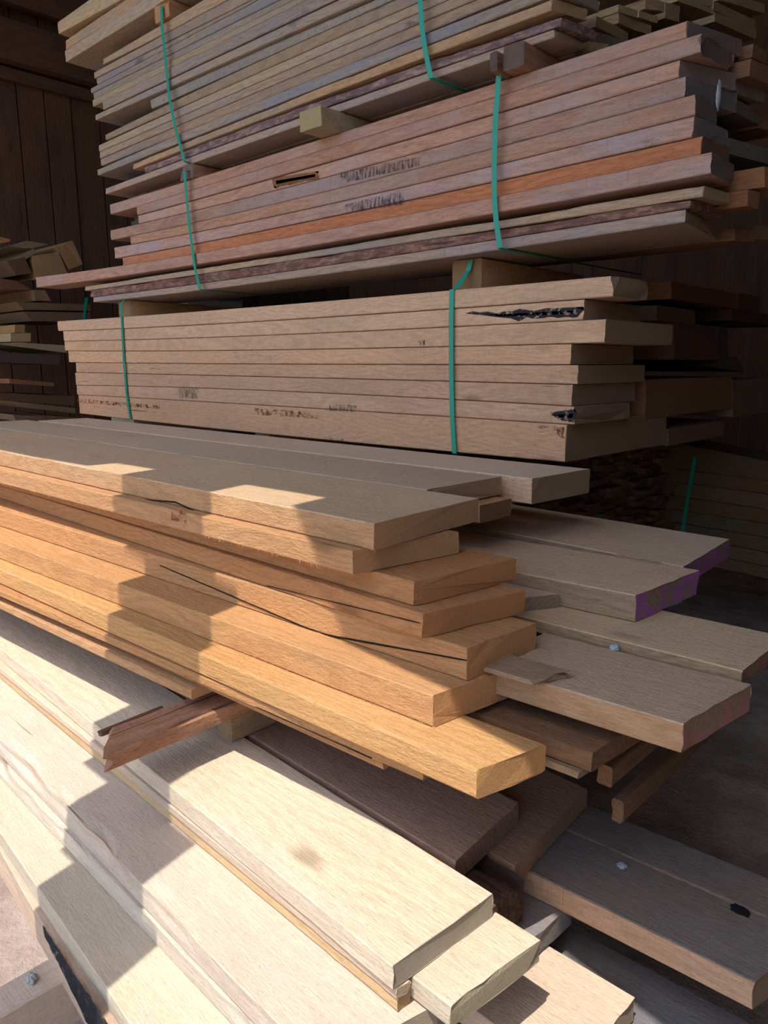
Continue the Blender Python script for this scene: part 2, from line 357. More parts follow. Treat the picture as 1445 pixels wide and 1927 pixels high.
# ------------------------------------------------------------------ planks
ROWS=[
('V', 'p1', 2.0, -4.6075, -1.0059, [1.74687, 0.01081, 0.00239], [1.6947, 0.01714, 0.00344], 0.1976, 0.01, 'tan', (1, 0.98, 0.95), 'tan sawn board with a slanted broken right end, topmost in the lowest strapped bundle'),
('V', 'p2', 2.0, -4.5482, -1.0949, [1.6947, 0.01714, 0.00344], [1.63649, 0.01739, 0.00343], 0.3445, 0.01, 'tan', (1, 0.98, 0.95), 'tan board with black bark near its right end, second in the lowest strapped bundle'),
('V', 'p3', 2.0, -4.5409, -1.0236, [1.63649, 0.01739, 0.00343], [1.56573, 0.01273, 0.00309], 0.4357, 0.01, 'tan', (1, 0.96, 0.9), 'tan board whose chewed end sticks out furthest, third in the lowest strapped bundle'),
('V', 'p4', 2.0, -4.5044, -1.1309, [1.56573, 0.01273, 0.00309], [1.49692, 0.0035, 0.00106], 0.389, 0.01, 'tan', (1.02, 0.93, 0.84), 'orange tan board ending short of its neighbours, fourth in the lowest strapped bundle'),
('V', 'p5', 2.0, -4.4185, -1.1051, [1.49692, 0.0035, 0.00106], [1.43157, -0.00516, -0.00057], 0.4308, 0.01, 'tan', (0.92, 0.84, 0.78), 'greyish tan board with square end sticking out, fifth in the lowest strapped bundle'),
('V', 'p6', 2.0, -4.4327, -1.1208, [1.43157, -0.00516, -0.00057], [1.3531, -0.0224, -0.00429], 0.3979, 0.01, 'tan', (0.86, 0.8, 0.77), 'grey brown board with slanted end, sixth in the lowest strapped bundle'),
('V', 'p7', 2.0, -4.4256, -1.107, [1.3531, -0.0224, -0.00429], [1.31524, -0.00392, -0.00103], 0.3411, 0.01, 'tan', (0.9, 0.84, 0.82), 'board with a split and splintered near end, seventh in the lowest strapped bundle'),
('V', 'p8', 2.0, -4.4115, -1.1324, [1.31524, -0.00392, -0.00103], [1.21879, 0.01705, 0.00293], 0.7016, 0.01, 'tan', (0.9, 0.8, 0.72), 'extra thick bottom beam with stains along its face, eighth in the lowest strapped bundle'),
('V', 'q1', 2.0, -3.864, -0.854, [2.34944, 0.02005, 0.00272], [2.30698, 0.01812, 0.00166], 0.2135, 0.0597, 'red', (0.95, 0.82, 0.74), 'reddish brown board, topmost in the reddish middle bundle'),
('V', 'q2', 2.0, -3.579, -0.8127, [2.30698, 0.01812, 0.00166], [2.26784, 0.0251, 0.00338], 0.1865, 0.0145, 'red', (0.92, 0.78, 0.7), 'reddish board sticking out at right with small knot, second in the reddish middle bundle'),
('V', 'q3', 2.0, -3.579, -0.8656, [2.26784, 0.0251, 0.00338], [2.23828, 0.0429, 0.00762], 0.1964, 0.072, 'red', (1.05, 0.93, 0.86), 'board with an orange torn patch in its face, third in the reddish middle bundle'),
('V', 'q4', 2.0, -3.8755, -0.846, [2.23828, 0.0429, 0.00762], [2.18927, 0.04424, 0.00782], 0.2189, 0.0492, 'red', (0.85, 0.78, 0.76), 'grey brown board with vertical dark saw stains, fourth in the reddish middle bundle'),
('V', 'q5', 2.0, -3.6637, -0.8166, [2.18927, 0.04424, 0.00782], [2.13836, 0.04449, 0.0087], 0.1375, 0.0046, 'red', (0.92, 0.8, 0.7), 'brown board with pale chipped edge, fifth in the reddish middle bundle'),
('V', 'q6', 2.0, -3.8411, -0.8163, [2.13836, 0.04449, 0.0087], [2.0782, 0.02981, 0.00511], 0.1822, 0.0218, 'red', (1.0, 0.93, 0.95), 'pale lilac grey board, sixth in the reddish middle bundle'),
('V', 'q7', 2.0, -3.7677, -0.7941, [2.0782, 0.02981, 0.00511], [2.03299, 0.03344, 0.00632], 0.1548, 0.0131, 'red', (1.05, 0.62, 0.4), 'strong orange board, seventh in the reddish middle bundle'),
('V', 'q8', 2.0, -4.834, -0.7588, [2.03299, 0.03344, 0.00632], [1.97637, 0.02502, 0.00431], 0.1696, -0.0038, 'red', (0.98, 0.86, 0.83), 'long pinkish grey board reaching furthest left, eighth in the reddish middle bundle'),
('V', 'q9', 2.0, -4.2305, -0.7837, [1.9495, 0.01246, 0.00165], [1.92016, 0.01135, 0.00152], 0.137, 0.0182, 'grey', (1.15, 1.02, 0.88), 'thin bowed yellow grey board, ninth in the reddish middle bundle'),
('V', 'q10', 2.0, -4.16, -0.8122, [1.92016, 0.01135, 0.00152], [1.90893, 0.02881, 0.00414], 0.2174, 0.0206, 'bark', (1.1, 0.85, 0.75), 'thin board with rough dark red bark edge, tenth in the reddish middle bundle'),
('V', 'q11', 2.0, -4.1284, -0.8223, [1.90893, 0.02881, 0.00414], [1.87698, 0.03053, 0.00475], 0.361, -0.0427, 'grey', (1.1, 1.0, 1.0), 'flat grey bottom board with wide orange underside, eleventh in the reddish middle bundle'),
('V', 'r1', 2.0, -3.8317, -2.1584, [2.99896, 0.00107, 0.0], [2.85401, -0.02987, 0.0], 0.25, 0.0, 'grey', (1.15, 1, 0.85), 'yellowish grey thin board with torn top, topmost in the thin grey upper bundle'),
('V', 'r2', 2.0, -3.9366, -2.1584, [2.90826, -0.01299, 0.0], [2.83748, -0.02305, 0.0], 0.25, 0.0, 'grey', (1.05, 0.92, 0.8), 'brown grey thin board, second in the thin grey upper bundle'),
('V', 'r3', 2.0, -3.9103, -2.1584, [2.83965, -0.02207, 0.0], [2.87048, -0.00615, 0.0], 0.25, 0.0, 'grey', (0.95, 0.93, 0.97), 'blue grey thin board, third in the thin grey upper bundle'),
('V', 'r4', 2.0, -3.9794, -2.1584, [2.87048, -0.00615, 0.0], [2.81264, -0.01395, 0.0], 0.25, 0.0, 'grey', (0.85, 0.87, 0.9), 'weathered slate grey board, fourth in the thin grey upper bundle'),
('V', 'r5', 2.0, -3.9562, -2.1584, [2.81264, -0.01395, 0.0], [2.79824, -0.00906, 0.0], 0.25, 0.0, 'grey', (0.85, 0.88, 0.88), 'dark weathered grey board, fifth in the thin grey upper bundle'),
('V', 'r6', 2.0, -3.9597, -2.1584, [2.79824, -0.00906, 0.0], [2.78492, -0.0038, 0.0], 0.25, 0.0, 'grey', (1.05, 0.98, 0.84), 'thin straw grey board, sixth in the thin grey upper bundle'),
('V', 'r7', 2.0, -3.8428, -1.947, [2.78483, -0.00384, 0.0], [2.73461, -0.0062, 0.0], 0.25, 0.0, 'grey', (0.9, 0.9, 0.97), 'bluish grey board ending short at left, seventh in the thin grey upper bundle'),
('V', 'r8', 2.0, -3.9195, -1.849, [2.72888, -0.00599, 0.0], [2.6796, -0.0116, 0.0], 0.25, 0.0, 'grey', (1.0, 0.98, 0.98), 'light grey board jutting out over a gap, eighth in the thin grey upper bundle'),
('V', 'r8b', 2.0, -3.3998, -1.7105, [2.63338, -0.04801, -0.00715], [2.67979, 0.00449, 0.00061], 0.25, 0.0, 'kerf', (1, 0.97, 0.9), 'grey board with close saw marks, ninth in the thin grey upper bundle'),
('V', 'r9', 2.0, -3.8595, -1.6023, [2.63902, -0.03185, -0.00755], [2.63717, -0.00033, -0.00115], 0.25, 0.0, 'grey', (0.95, 0.85, 0.72), 'brown grey board with straight face, tenth in the thin grey upper bundle'),
('V', 'r10', 2.0, -3.9389, -1.5001, [2.62418, -0.01209, -0.00374], [2.61838, 0.00726, -0.00061], 0.25, 0.0, 'grey', (1.15, 1.08, 0.95), 'pale grey clean board, eleventh in the thin grey upper bundle'),
('V', 'r11', 2.0, -3.9332, -1.4033, [2.61838, 0.00726, -0.00061], [2.58828, 0.00882, -0.00047], 0.25, 0.0, 'grey', (1.05, 0.93, 0.85), 'grey board with pinkish cast, twelfth in the thin grey upper bundle'),
('V', 'r12', 2.0, -3.9303, -1.3295, [2.58539, 0.00621, -0.00105], [2.57093, 0.02371, 0.00205], 0.25, 0.0, 'grey', (1.0, 0.85, 0.75), 'grey board with an orange lower edge, thirteenth in the thin grey upper bundle'),
('V', 'r13', 2.0, -3.9447, -1.2057, [2.52022, -0.01308, -0.00505], [2.50477, 0.00436, -0.00162], 0.1839, 0.0168, 'grey', (0.9, 0.92, 0.97), 'blue grey board jutting left over a gap, fourteenth in the thin grey upper bundle'),
('V', 'r14', 2.0, -3.5821, -1.237, [2.49064, -0.00924, -0.00498], [2.4619, -0.00438, -0.00347], 0.1282, 0.0401, 'grey', (1.25, 1.0, 0.75), 'yellow brown board with ragged bark underside, fifteenth in the thin grey upper bundle'),
('V', 'r15', 2.0, -3.4821, -1.2094, [2.41051, -0.0391, -0.00948], [2.39085, -0.0316, -0.00853], 0.1504, 0.0245, 'bark', (1.2, 1.15, 1.2), 'board with dark bark along its face, sixteenth in the thin grey upper bundle'),
('V', 'r16', 2.0, -3.899, -1.2316, [2.41122, -0.01104, -0.00383], [2.40067, 0.00124, -0.00195], 0.1338, 0.0161, 'grey', (1.15, 1.05, 1.05), 'long bottom board with brown underside, seventeenth in the thin grey upper bundle'),
('V', 's1', 2.0, -4.2812, -2.7608, [3.27241, -0.00267, 0.0], [2.99632, -0.05334, 0.0], 0.3, 0.0, 'grey', (1.35, 1.22, 0.95), 'thick cream board with a crack, top of the three at upper left'),
('V', 's2', 2.0, -4.2293, -2.7608, [3.20695, 0.00514, 0.0], [3.0985, -0.00902, 0.0], 0.3, 0.0, 'grey', (1.25, 1.0, 0.75), 'thick brown board with dark seam, middle of the three at upper left'),
('V', 's3', 2.0, -4.2155, -2.7608, [3.12812, -0.00017, 0.0], [3.0595, -0.00285, 0.0], 0.3, 0.0, 'grey', (1.2, 1.12, 1.0), 'thick pale board with broad underside showing, bottom of the three at upper left'),
('V', 'r16x', 2.1458, -3.749, -1.2516, [2.41122, -0.01104, -0.00383], [2.40067, 0.00124, -0.00195], 0.3, 0, 'grey', (1.15, 1.05, 1.05), 'wide board behind the bottom board of the grey upper bundle, brown underside showing'),
('P', 'M1', [-0.9595, 0.9888, 1.2], 1.32, 3.0, 0.3591, 0.0543, -0.0076, 'fresh', (1, 0.88, 0.72), 'wide orange board on top of the middle pile, front one, patched with sun', {'fuzz': 1}),
('P', 'M2', [-0.9892, 0.9607, 1.1457], 1.76, 3.0, 0.2732, 0.0487, 0.0529, 'fresh', (0.98, 0.8, 0.62), 'orange board with fuzzy lower edge, second from top of the middle pile', {'fuzz': 1}),
('P', 'M3', [-0.8757, 1.0095, 1.097], 0.3, 3.0, 0.2779, 0.0491, 0.0451, 'fresh', (0.95, 0.68, 0.46), 'red orange board third down in the middle pile, end stepped out to the right', {}),
('P', 'M4', [-0.839, 0.9902, 1.0479], -0.3, 3.0, 0.2553, 0.0495, 0.0567, 'fresh', (0.95, 0.68, 0.46), 'red orange board fourth down in the middle pile, just under a very similar one', {}),
('P', 'M5', [-0.751, 1.0126, 0.9983], 2.63, 3.0, 0.1996, 0.0642, 0.0283, 'fresh', (1, 0.78, 0.55), 'thick orange board split by a long crack, fifth down in the middle pile', {}),
('P', 'M7', [-0.7578, 0.9281, 0.9341], 3.02, 3.0, 0.1925, 0.061, 0.0433, 'fresh', (1.05, 0.85, 0.6), 'sunlit golden board sixth down in the middle pile, cracked end', {'fuzz': 1}),
('P', 'M8', [-0.6204, 0.8705, 0.8732], 2.53, 3.0, 0.1448, 0.0545, 0.0436, 'fresh', (1.12, 0.92, 0.6), 'sunlit yellow board lowest of the thick ones in the middle pile, reaching out furthest', {'cham': 0.005}),
('P', 'M9', [-0.7399, 0.882, 0.8186], 4.03, 3.0, 0.14, 0.022, 0, 'fresh', (0.95, 0.74, 0.52), 'thin reddish board directly under the sunlit yellow board', {}),
('P', 'M9b', [-0.8374, 0.8848, 0.7966], 3.02, 3.0, 0.12, 0.02, 0, 'fresh', (0.95, 0.72, 0.5), 'thinner reddish lath tucked under the thin reddish board', {}),
('P', 'M10', [-1.3804, 0.8307, 0.7766], 3.59, 3.0, 0.09, 0.0244, 0.0, 'fresh', (1, 0.84, 0.66), 'thin sunlit lath ending above the splintered board', {}),
('P', 'M0', [-1.0461, 1.6815, 1.2], 1.5, 3.0, 0.27, 0.0717, 0.03, 'tan', (1.05, 1, 0.93), 'pale board on top of the middle pile, furthest back and furthest right', {}),
('P', 'M0b', [-1.0841, 1.5012, 1.147], 1.5, 3.0, 0.14, 0.048, 0.0054, 'tan', (0.9, 0.7, 0.55), 'dark reddish board end under the rear top board of the middle pile', {}),
('P', 'M1b', [-1.1369, 1.3528, 1.2], 1.3, 3.0, 0.3, 0.05, 0.02, 'fresh', (0.9, 0.84, 0.74), 'wide shaded board on top of the middle pile, between front and rear boards', {}),
('P', 'R1', [-0.6553, 1.7447, 1.02], -1.48, 2.2, 0.3727, 0.0546, -0.0295, 'dull', (1.05, 0.95, 0.82), 'shaded board with purple paint on its end, rear of the pair at right', {'purple': 1}),
('P', 'R2', [-0.6385, 1.452, 1.02], 5, 1.7, 0.2848, 0.0613, 0.0475, 'dull', (1.1, 1.0, 0.85), 'shaded board with bright purple paint on its end, front of the pair at right', {'purple': 1}),
('P', 'R3', [-0.3873, 1.3468, 0.9587], 3, 1.6, 0.24, 0.03, 0.0198, 'dull', (1.1, 1.0, 0.82), 'board with reddish painted end running out of the right edge of the photo', {'purple': 2}),
('P', 'R4', [-0.3942, 1.106, 0.9427], 4.25, 0.36, 0.2294, 0.052, 0.0453, 'fresh', (0.9, 0.82, 0.74), 'broad grey topped board with orange edge and a split end, jutting right', {'purple': 3}),
('P', 'R2b', [-0.8684, 1.3183, 0.9907], 3, 0.7, 0.11, 0.05, 0.0687, 'dull', (0.95, 0.9, 0.84), 'small grey board end between the middle pile and the purple ended boards', {}),
('P', 'R5', [-0.5239, 1.0626, 0.86], 3.02, 1.2, 0.2, 0.0371, 0.0267, 'dull', (0.62, 0.42, 0.3), 'dark brown board below the broad grey topped board', {}),
('P', 'R5b', [-0.5409, 1.051, 0.8229], 2.09, 1.0, 0.15, 0.015, 0.0149, 'dull', (0.9, 0.8, 0.65), 'thin grey lath under the dark brown board', {}),
('P', 'P1', [-0.6522, 0.7114, 0.6], -2.34, 3.0, 0.2374, 0.0455, 0.0084, 'pale', (1, 0.97, 0.93), 'big bleached cream plank with a round knot, on top of the lower pile', {}),
('P', 'P3', [-0.5722, 0.7529, 0.5545], -1.4, 1.2, 0.2078, 0.0435, 0.0228, 'pale', (1.05, 1, 0.86), 'cream plank end sticking out under the big bleached plank', {}),
('P', 'P2', [-0.652, 0.7185, 0.5545], -1.39, 3.0, 0.03, 0.0205, 0.0044, 'pale', (1.0, 0.86, 0.74), 'narrow pinkish edged lath directly under the big bleached plank', {}),
('P', 'P2b', [-0.652, 0.722, 0.5332], -1.39, 3.0, 0.03, 0.0247, 0, 'pale', (1.0, 0.78, 0.5), 'narrow tan lath second below the big bleached plank', {}),
('P', 'P4', [-0.673, 0.579, 0.508], -1.6, 3.0, 0.2, 0.05, 0.05, 'pale', (1, 0.93, 0.86), 'bleached plank with a bark chipped front edge, second step of the lower pile', {'wane': 0.012}),
('P', 'P5', [-0.7712, 0.5805, 0.457], -0.9, 2.8, 0.2, 0.044, 0.0, 'pale', (1, 0.97, 0.9), 'bleached plank with broken white edge, third step of the lower pile', {'wane': 0.012}),
('P', 'P6', [-0.7739, 0.4515, 0.412], -3.68, 2.6, 0.2, 0.046, 0.0, 'pale', (1, 0.95, 0.82), 'yellowish bleached plank, fourth step of the lower pile at lower left', {}),
('P', 'P7', [-0.8628, 0.4314, 0.365], -4.96, 2.6, 0.2, 0.075, 0.0, 'pale', (0.97, 0.8, 0.68), 'lowest plank of the lower pile with black bark on its edge', {'wane': 0.008}),
('P', 'D1', [-0.7336, 0.9671, 0.6], -2.4, 2.0, 0.2401, 0.05, -0.0287, 'dull', (1.1, 0.88, 0.82), 'dark purplish brown plank in shade behind the big bleached plank', {}),
('P', 'D2', [-0.6802, 1.0886, 0.55], -3.4, 3.0, 0.3365, 0.0464, -0.0514, 'dull', (1.15, 0.92, 0.8), 'dark brown plank under the purplish one, cracked across its end', {}),
('P', 'R8', [-0.2704, 1.1765, 0.5], 2.9, 0.8, 0.17, 0.0558, 0.0613, 'tan', (0.85, 0.82, 0.8), 'long dark blue grey plank at lower right with a black oil stain', {}),
('P', 'R8b', [-0.0292, 1.3629, 0.5], 2.9, 1.1, 0.115, 0.0558, 0, 'tan', (0.85, 0.8, 0.78), 'dark plank lying right behind the one with the oil stain', {}),
('P', 'D4', [-0.6199, 1.0644, 0.444], -5.29, 0.7, 0.1323, 0.05, -0.0058, 'dark', (0.95, 0.95, 1), 'dark plank end wedged under the stained plank', {}),
('P', 'R9', [-0.1234, 0.9177, 0.335], 2.32, 1.0, 0.36, 0.05, 0, 'dark', (0.75, 0.8, 0.88), 'dark bluish plank at the bottom beneath the stained plank', {}),
('P', 'P5x', [-0.4483, 0.9063, 0.39], 0.5, 1.6, 0.22, 0.05, 0.005, 'pale', (1.05, 0.93, 0.82), 'sunlit cracked plank at the bottom right of the lower pile', {}),
('P', 'P5y', [-0.66, 0.8, 0.455], -1, 1.4, 0.14, 0.055, 0, 'pale', (1, 0.85, 0.65), 'tan plank wedged in below the cream plank end', {}),
('P', 'P5z', [-0.7, 0.78, 0.5052], -1, 1.4, 0.16, 0.048, 0, 'pale', (0.95, 0.85, 0.7), 'shaded plank deep under the big bleached plank', {}),
('P', 'D3', [-0.655, 0.945, 0.5475], -1, 0.6, 0.135, 0.1, 0, 'bark', (0.5, 0.42, 0.38), 'rounded bark edged slab end under the dark purplish plank', {'round': 0.045}),
('Q', 'k0', -0.7747, [[-0.7747, 2.24, 2.3267], [-0.7645, 2.3247, 2.3267], [-0.7645, 2.3247, 2.2936], [-0.7747, 2.24, 2.2936]], 0.9, 'dull', (0.7, 0.5, 0.4), 'reddish board poking out right of the top board of the middle bundle', '', 'wooden_plank'),
('Q', 'k1', -0.7677, [[-0.7677, 2.21, 2.2812], [-0.741, 2.375, 2.2812], [-0.741, 2.375, 2.2394], [-0.7677, 2.21, 2.2394]], 0.9, 'dull', (0.8, 0.52, 0.38), 'reddish brown board poking out at far right, second layer of the middle bundle', '', 'wooden_plank'),
('Q', 'k2', -0.8045, [[-0.8045, 2.23, 2.248], [-0.7738, 2.3447, 2.248], [-0.7738, 2.3447, 2.2089], [-0.8045, 2.23, 2.2089]], 0.9, 'dull', (0.6, 0.58, 0.6), 'grey board end right of the board with white paint', '', 'wooden_plank'),
('Q', 'k3', -0.7951, [[-0.7951, 2.4, 2.2083], [-0.7677, 2.5216, 2.2083], [-0.7677, 2.5216, 2.1594], [-0.7951, 2.4, 2.1594]], 0.9, 'dull', (0.75, 0.5, 0.38), 'small reddish board end at the right edge, mid bundle', '', 'wooden_plank'),
('Q', 'k4', -0.8031, [[-0.8031, 2.24, 2.1965], [-0.7953, 2.3905, 2.1965], [-0.7953, 2.3905, 2.1648], [-0.8031, 2.24, 2.1648]], 0.9, 'dull', (0.55, 0.55, 0.56), 'dull grey board end behind the fourth layer of the middle bundle', '', 'wooden_plank'),
('Q', 'k5', -0.801, [[-0.801, 2.2, 2.0923], [-0.7501, 2.4236, 2.0923], [-0.7501, 2.4236, 2.0538], [-0.801, 2.2, 2.0538]], 0.9, 'dull', (0.5, 0.55, 0.6), 'blue grey board end behind the sixth layer at right', '', 'wooden_plank'),
('Q', 'k6', -0.7035, [[-0.7035, 2.2, 2.0055], [-0.667, 2.3498, 2.0055], [-0.667, 2.3498, 1.9545], [-0.7035, 2.2, 1.9545]], 3.0, 'dull', (1.0, 0.62, 0.38), 'orange board whose side shows beyond the long pinkish board at right', '', 'wooden_plank'),
('Q', 'k7', -0.7322, [[-0.7322, 2.17, 1.9475], [-0.7168, 2.2272, 1.9475], [-0.7168, 2.2272, 1.9066], [-0.7322, 2.17, 1.9066]], 0.9, 'dull', (0.85, 0.5, 0.36), 'reddish board block under the orange one at right', '', 'wooden_plank'),
('Q', 'k8', -0.8275, [[-0.8275, 2.38, 1.8874], [-0.7984, 2.4566, 1.8874], [-0.7984, 2.4566, 1.8547], [-0.8275, 2.38, 1.8547]], 3.0, 'dull', (0.75, 0.5, 0.42), 'small reddish board behind the flat grey bottom board end', '', 'wooden_plank'),
('Q', 'k9', -0.8016, [[-0.8016, 2.5, 1.9067], [-0.7543, 2.6069, 1.9067], [-0.7543, 2.6069, 1.8685], [-0.8016, 2.5, 1.8685]], 3.0, 'dull', (0.7, 0.6, 0.55), 'pale knotty board end at right edge in the bottom layer of the middle bundle', '', 'wooden_plank'),
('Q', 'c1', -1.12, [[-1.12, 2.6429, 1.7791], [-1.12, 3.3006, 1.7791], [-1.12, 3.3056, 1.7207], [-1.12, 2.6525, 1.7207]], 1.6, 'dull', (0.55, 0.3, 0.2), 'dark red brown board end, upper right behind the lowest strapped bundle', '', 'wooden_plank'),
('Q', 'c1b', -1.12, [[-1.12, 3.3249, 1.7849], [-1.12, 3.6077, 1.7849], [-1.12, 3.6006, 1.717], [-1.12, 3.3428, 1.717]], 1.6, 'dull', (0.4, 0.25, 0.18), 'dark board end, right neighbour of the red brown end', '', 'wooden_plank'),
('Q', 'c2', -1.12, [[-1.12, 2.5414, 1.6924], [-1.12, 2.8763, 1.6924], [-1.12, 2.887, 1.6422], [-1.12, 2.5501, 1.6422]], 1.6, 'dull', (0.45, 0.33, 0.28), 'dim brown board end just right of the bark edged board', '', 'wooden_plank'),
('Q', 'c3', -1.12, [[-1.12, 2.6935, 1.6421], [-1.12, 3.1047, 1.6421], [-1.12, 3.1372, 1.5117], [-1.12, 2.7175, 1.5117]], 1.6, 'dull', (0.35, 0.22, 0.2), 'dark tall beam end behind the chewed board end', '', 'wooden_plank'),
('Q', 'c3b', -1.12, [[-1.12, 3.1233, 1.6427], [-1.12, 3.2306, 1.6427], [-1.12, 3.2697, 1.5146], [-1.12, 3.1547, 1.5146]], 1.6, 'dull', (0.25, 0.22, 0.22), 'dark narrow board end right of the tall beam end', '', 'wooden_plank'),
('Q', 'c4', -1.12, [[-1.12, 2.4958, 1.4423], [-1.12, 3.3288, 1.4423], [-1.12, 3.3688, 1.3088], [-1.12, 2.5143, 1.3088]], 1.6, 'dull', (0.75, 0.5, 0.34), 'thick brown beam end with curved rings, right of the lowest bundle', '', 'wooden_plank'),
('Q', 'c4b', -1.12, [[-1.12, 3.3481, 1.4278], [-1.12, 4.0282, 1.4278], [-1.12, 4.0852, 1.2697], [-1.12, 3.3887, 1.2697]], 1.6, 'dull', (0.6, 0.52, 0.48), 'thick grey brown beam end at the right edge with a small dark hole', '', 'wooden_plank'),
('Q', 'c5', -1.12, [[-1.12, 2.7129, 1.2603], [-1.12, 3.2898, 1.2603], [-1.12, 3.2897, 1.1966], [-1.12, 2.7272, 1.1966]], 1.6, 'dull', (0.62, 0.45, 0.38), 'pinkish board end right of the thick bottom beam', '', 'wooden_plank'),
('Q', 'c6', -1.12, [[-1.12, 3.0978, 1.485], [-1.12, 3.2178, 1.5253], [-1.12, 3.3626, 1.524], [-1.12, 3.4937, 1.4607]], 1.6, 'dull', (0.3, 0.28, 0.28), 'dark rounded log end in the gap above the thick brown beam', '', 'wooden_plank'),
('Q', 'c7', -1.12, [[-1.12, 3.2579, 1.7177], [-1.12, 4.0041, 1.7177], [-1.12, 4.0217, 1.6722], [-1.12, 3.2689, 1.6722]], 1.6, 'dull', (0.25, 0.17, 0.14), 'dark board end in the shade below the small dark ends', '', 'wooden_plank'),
('Q', 'e1', -1.24, [[-1.24, 2.2427, 2.5251], [-1.2232, 2.42, 2.5251], [-1.2232, 2.42, 2.4963], [-1.24, 2.2427, 2.4963]], 1.4, 'dull', (1.0, 0.85, 0.6), 'splintery yellow brown board end above the reddish bundle', '', 'wooden_plank'),
('Q', 'e3', -1.24, [[-1.24, 2.2153, 2.448], [-1.2112, 2.2739, 2.448], [-1.2112, 2.2739, 2.4204], [-1.24, 2.2153, 2.4204]], 1.4, 'dull', (1.25, 1.15, 0.72), 'small yellow end peeking over the reddish bundle', '', 'wooden_plank'),
('Q', 'e4', -1.24, [[-1.24, 2.2508, 2.4841], [-1.2036, 2.363, 2.4841], [-1.2036, 2.363, 2.4491], [-1.24, 2.2508, 2.4491]], 1.4, 'dull', (0.5, 0.5, 0.52), 'dark grey board end between yellow ends', '', 'wooden_plank'),
('Q', 'e5', -1.24, [[-1.24, 2.3753, 2.5963], [-1.2127, 2.455, 2.5963], [-1.2127, 2.455, 2.5754], [-1.24, 2.3753, 2.5754]], 1.4, 'dull', (1.25, 1.15, 0.72), 'pale yellow block end, upper left of a stepped pair', '', 'wooden_plank'),
('Q', 'e5b', -1.24, [[-1.24, 2.5139, 2.6221], [-1.2111, 2.5982, 2.6221], [-1.2111, 2.5982, 2.6019], [-1.24, 2.5139, 2.6019]], 1.4, 'dull', (1.25, 1.15, 0.72), 'pale yellow block end, upper right of a stepped pair', '', 'wooden_plank'),
('Q', 'e6', -1.24, [[-1.24, 2.3782, 2.5748], [-1.2034, 2.5357, 2.5748], [-1.2034, 2.5357, 2.5448], [-1.24, 2.3782, 2.5448]], 1.4, 'dull', (1.0, 0.85, 0.6), 'brownish yellow end below the stepped pair', '', 'wooden_plank'),
('Q', 'e7', -1.24, [[-1.24, 2.5578, 2.6699], [-1.2035, 2.6224, 2.6699], [-1.2035, 2.6224, 2.6401], [-1.24, 2.5578, 2.6401]], 1.4, 'dull', (1, 0.8, 0.58), 'brown board end in the third column of ends', '', 'wooden_plank'),
('Q', 'e7b', -1.24, [[-1.24, 2.7101, 2.7079], [-1.2154, 2.7756, 2.7079], [-1.2154, 2.7756, 2.6589], [-1.24, 2.7101, 2.6589]], 1.4, 'dull', (1, 0.85, 0.6), 'brown board end right beside another in the third column of ends', '', 'wooden_plank'),
('Q', 'e8', -1.24, [[-1.24, 2.8038, 2.757], [-1.1836, 2.999, 2.757], [-1.1836, 2.999, 2.7403], [-1.24, 2.8038, 2.7403]], 1.4, 'dull', (1.2, 1.15, 0.8), 'long pale yellow board end crossing above the reddish bundle corner', '', 'wooden_plank'),
('Q', 'e9', -1.24, [[-1.24, 3.1479, 2.815], [-1.1763, 3.422, 2.815], [-1.1763, 3.422, 2.7768], [-1.24, 3.1479, 2.7768]], 1.4, 'dull', (1.1, 0.95, 0.65), 'yellow brown board end at right, lowest of the top stack', '', 'wooden_plank'),
('Q', 'e10', -1.24, [[-1.24, 3.1304, 2.8422], [-1.1785, 3.408, 2.8422], [-1.1785, 3.408, 2.8115], [-1.24, 3.1304, 2.8115]], 1.4, 'dull', (1.05, 0.9, 0.65), 'yellow brown board end at right, second from below in the top stack', '', 'wooden_plank'),
('Q', 'e11', -1.24, [[-1.24, 3.1786, 2.8936], [-1.1502, 3.4162, 2.8936], [-1.1502, 3.4162, 2.8609], [-1.24, 3.1786, 2.8609]], 1.4, 'dull', (1, 0.85, 0.65), 'brown board end at the top right corner', '', 'wooden_plank'),
('Q', 'e12', -1.24, [[-1.24, 2.8659, 2.7968], [-1.189, 2.9889, 2.7968], [-1.189, 2.9889, 2.7631], [-1.24, 2.8659, 2.7631]], 1.4, 'dull', (1, 1, 0.8), 'pale board end at the top edge, right of centre', '', 'wooden_plank'),
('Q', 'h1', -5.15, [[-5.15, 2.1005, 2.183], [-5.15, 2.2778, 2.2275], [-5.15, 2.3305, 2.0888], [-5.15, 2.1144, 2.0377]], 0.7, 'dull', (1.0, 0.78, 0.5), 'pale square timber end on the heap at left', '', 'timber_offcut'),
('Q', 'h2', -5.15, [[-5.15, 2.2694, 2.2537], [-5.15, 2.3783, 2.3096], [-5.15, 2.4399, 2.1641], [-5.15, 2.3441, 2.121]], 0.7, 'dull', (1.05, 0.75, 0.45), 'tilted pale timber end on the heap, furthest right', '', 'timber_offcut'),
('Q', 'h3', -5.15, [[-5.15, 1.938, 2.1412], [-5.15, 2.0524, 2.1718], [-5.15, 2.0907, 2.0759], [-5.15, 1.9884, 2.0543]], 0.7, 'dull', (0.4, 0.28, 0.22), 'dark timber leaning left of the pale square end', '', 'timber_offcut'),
('Q', 'h4', -5.15, [[-5.15, 1.9722, 2.2288], [-5.15, 2.0754, 2.2758], [-5.15, 2.218, 2.2684], [-5.15, 2.1048, 2.2297]], 0.7, 'dull', (0.7, 0.62, 0.5), 'thin board lying across the top of the heap', '', 'timber_offcut'),
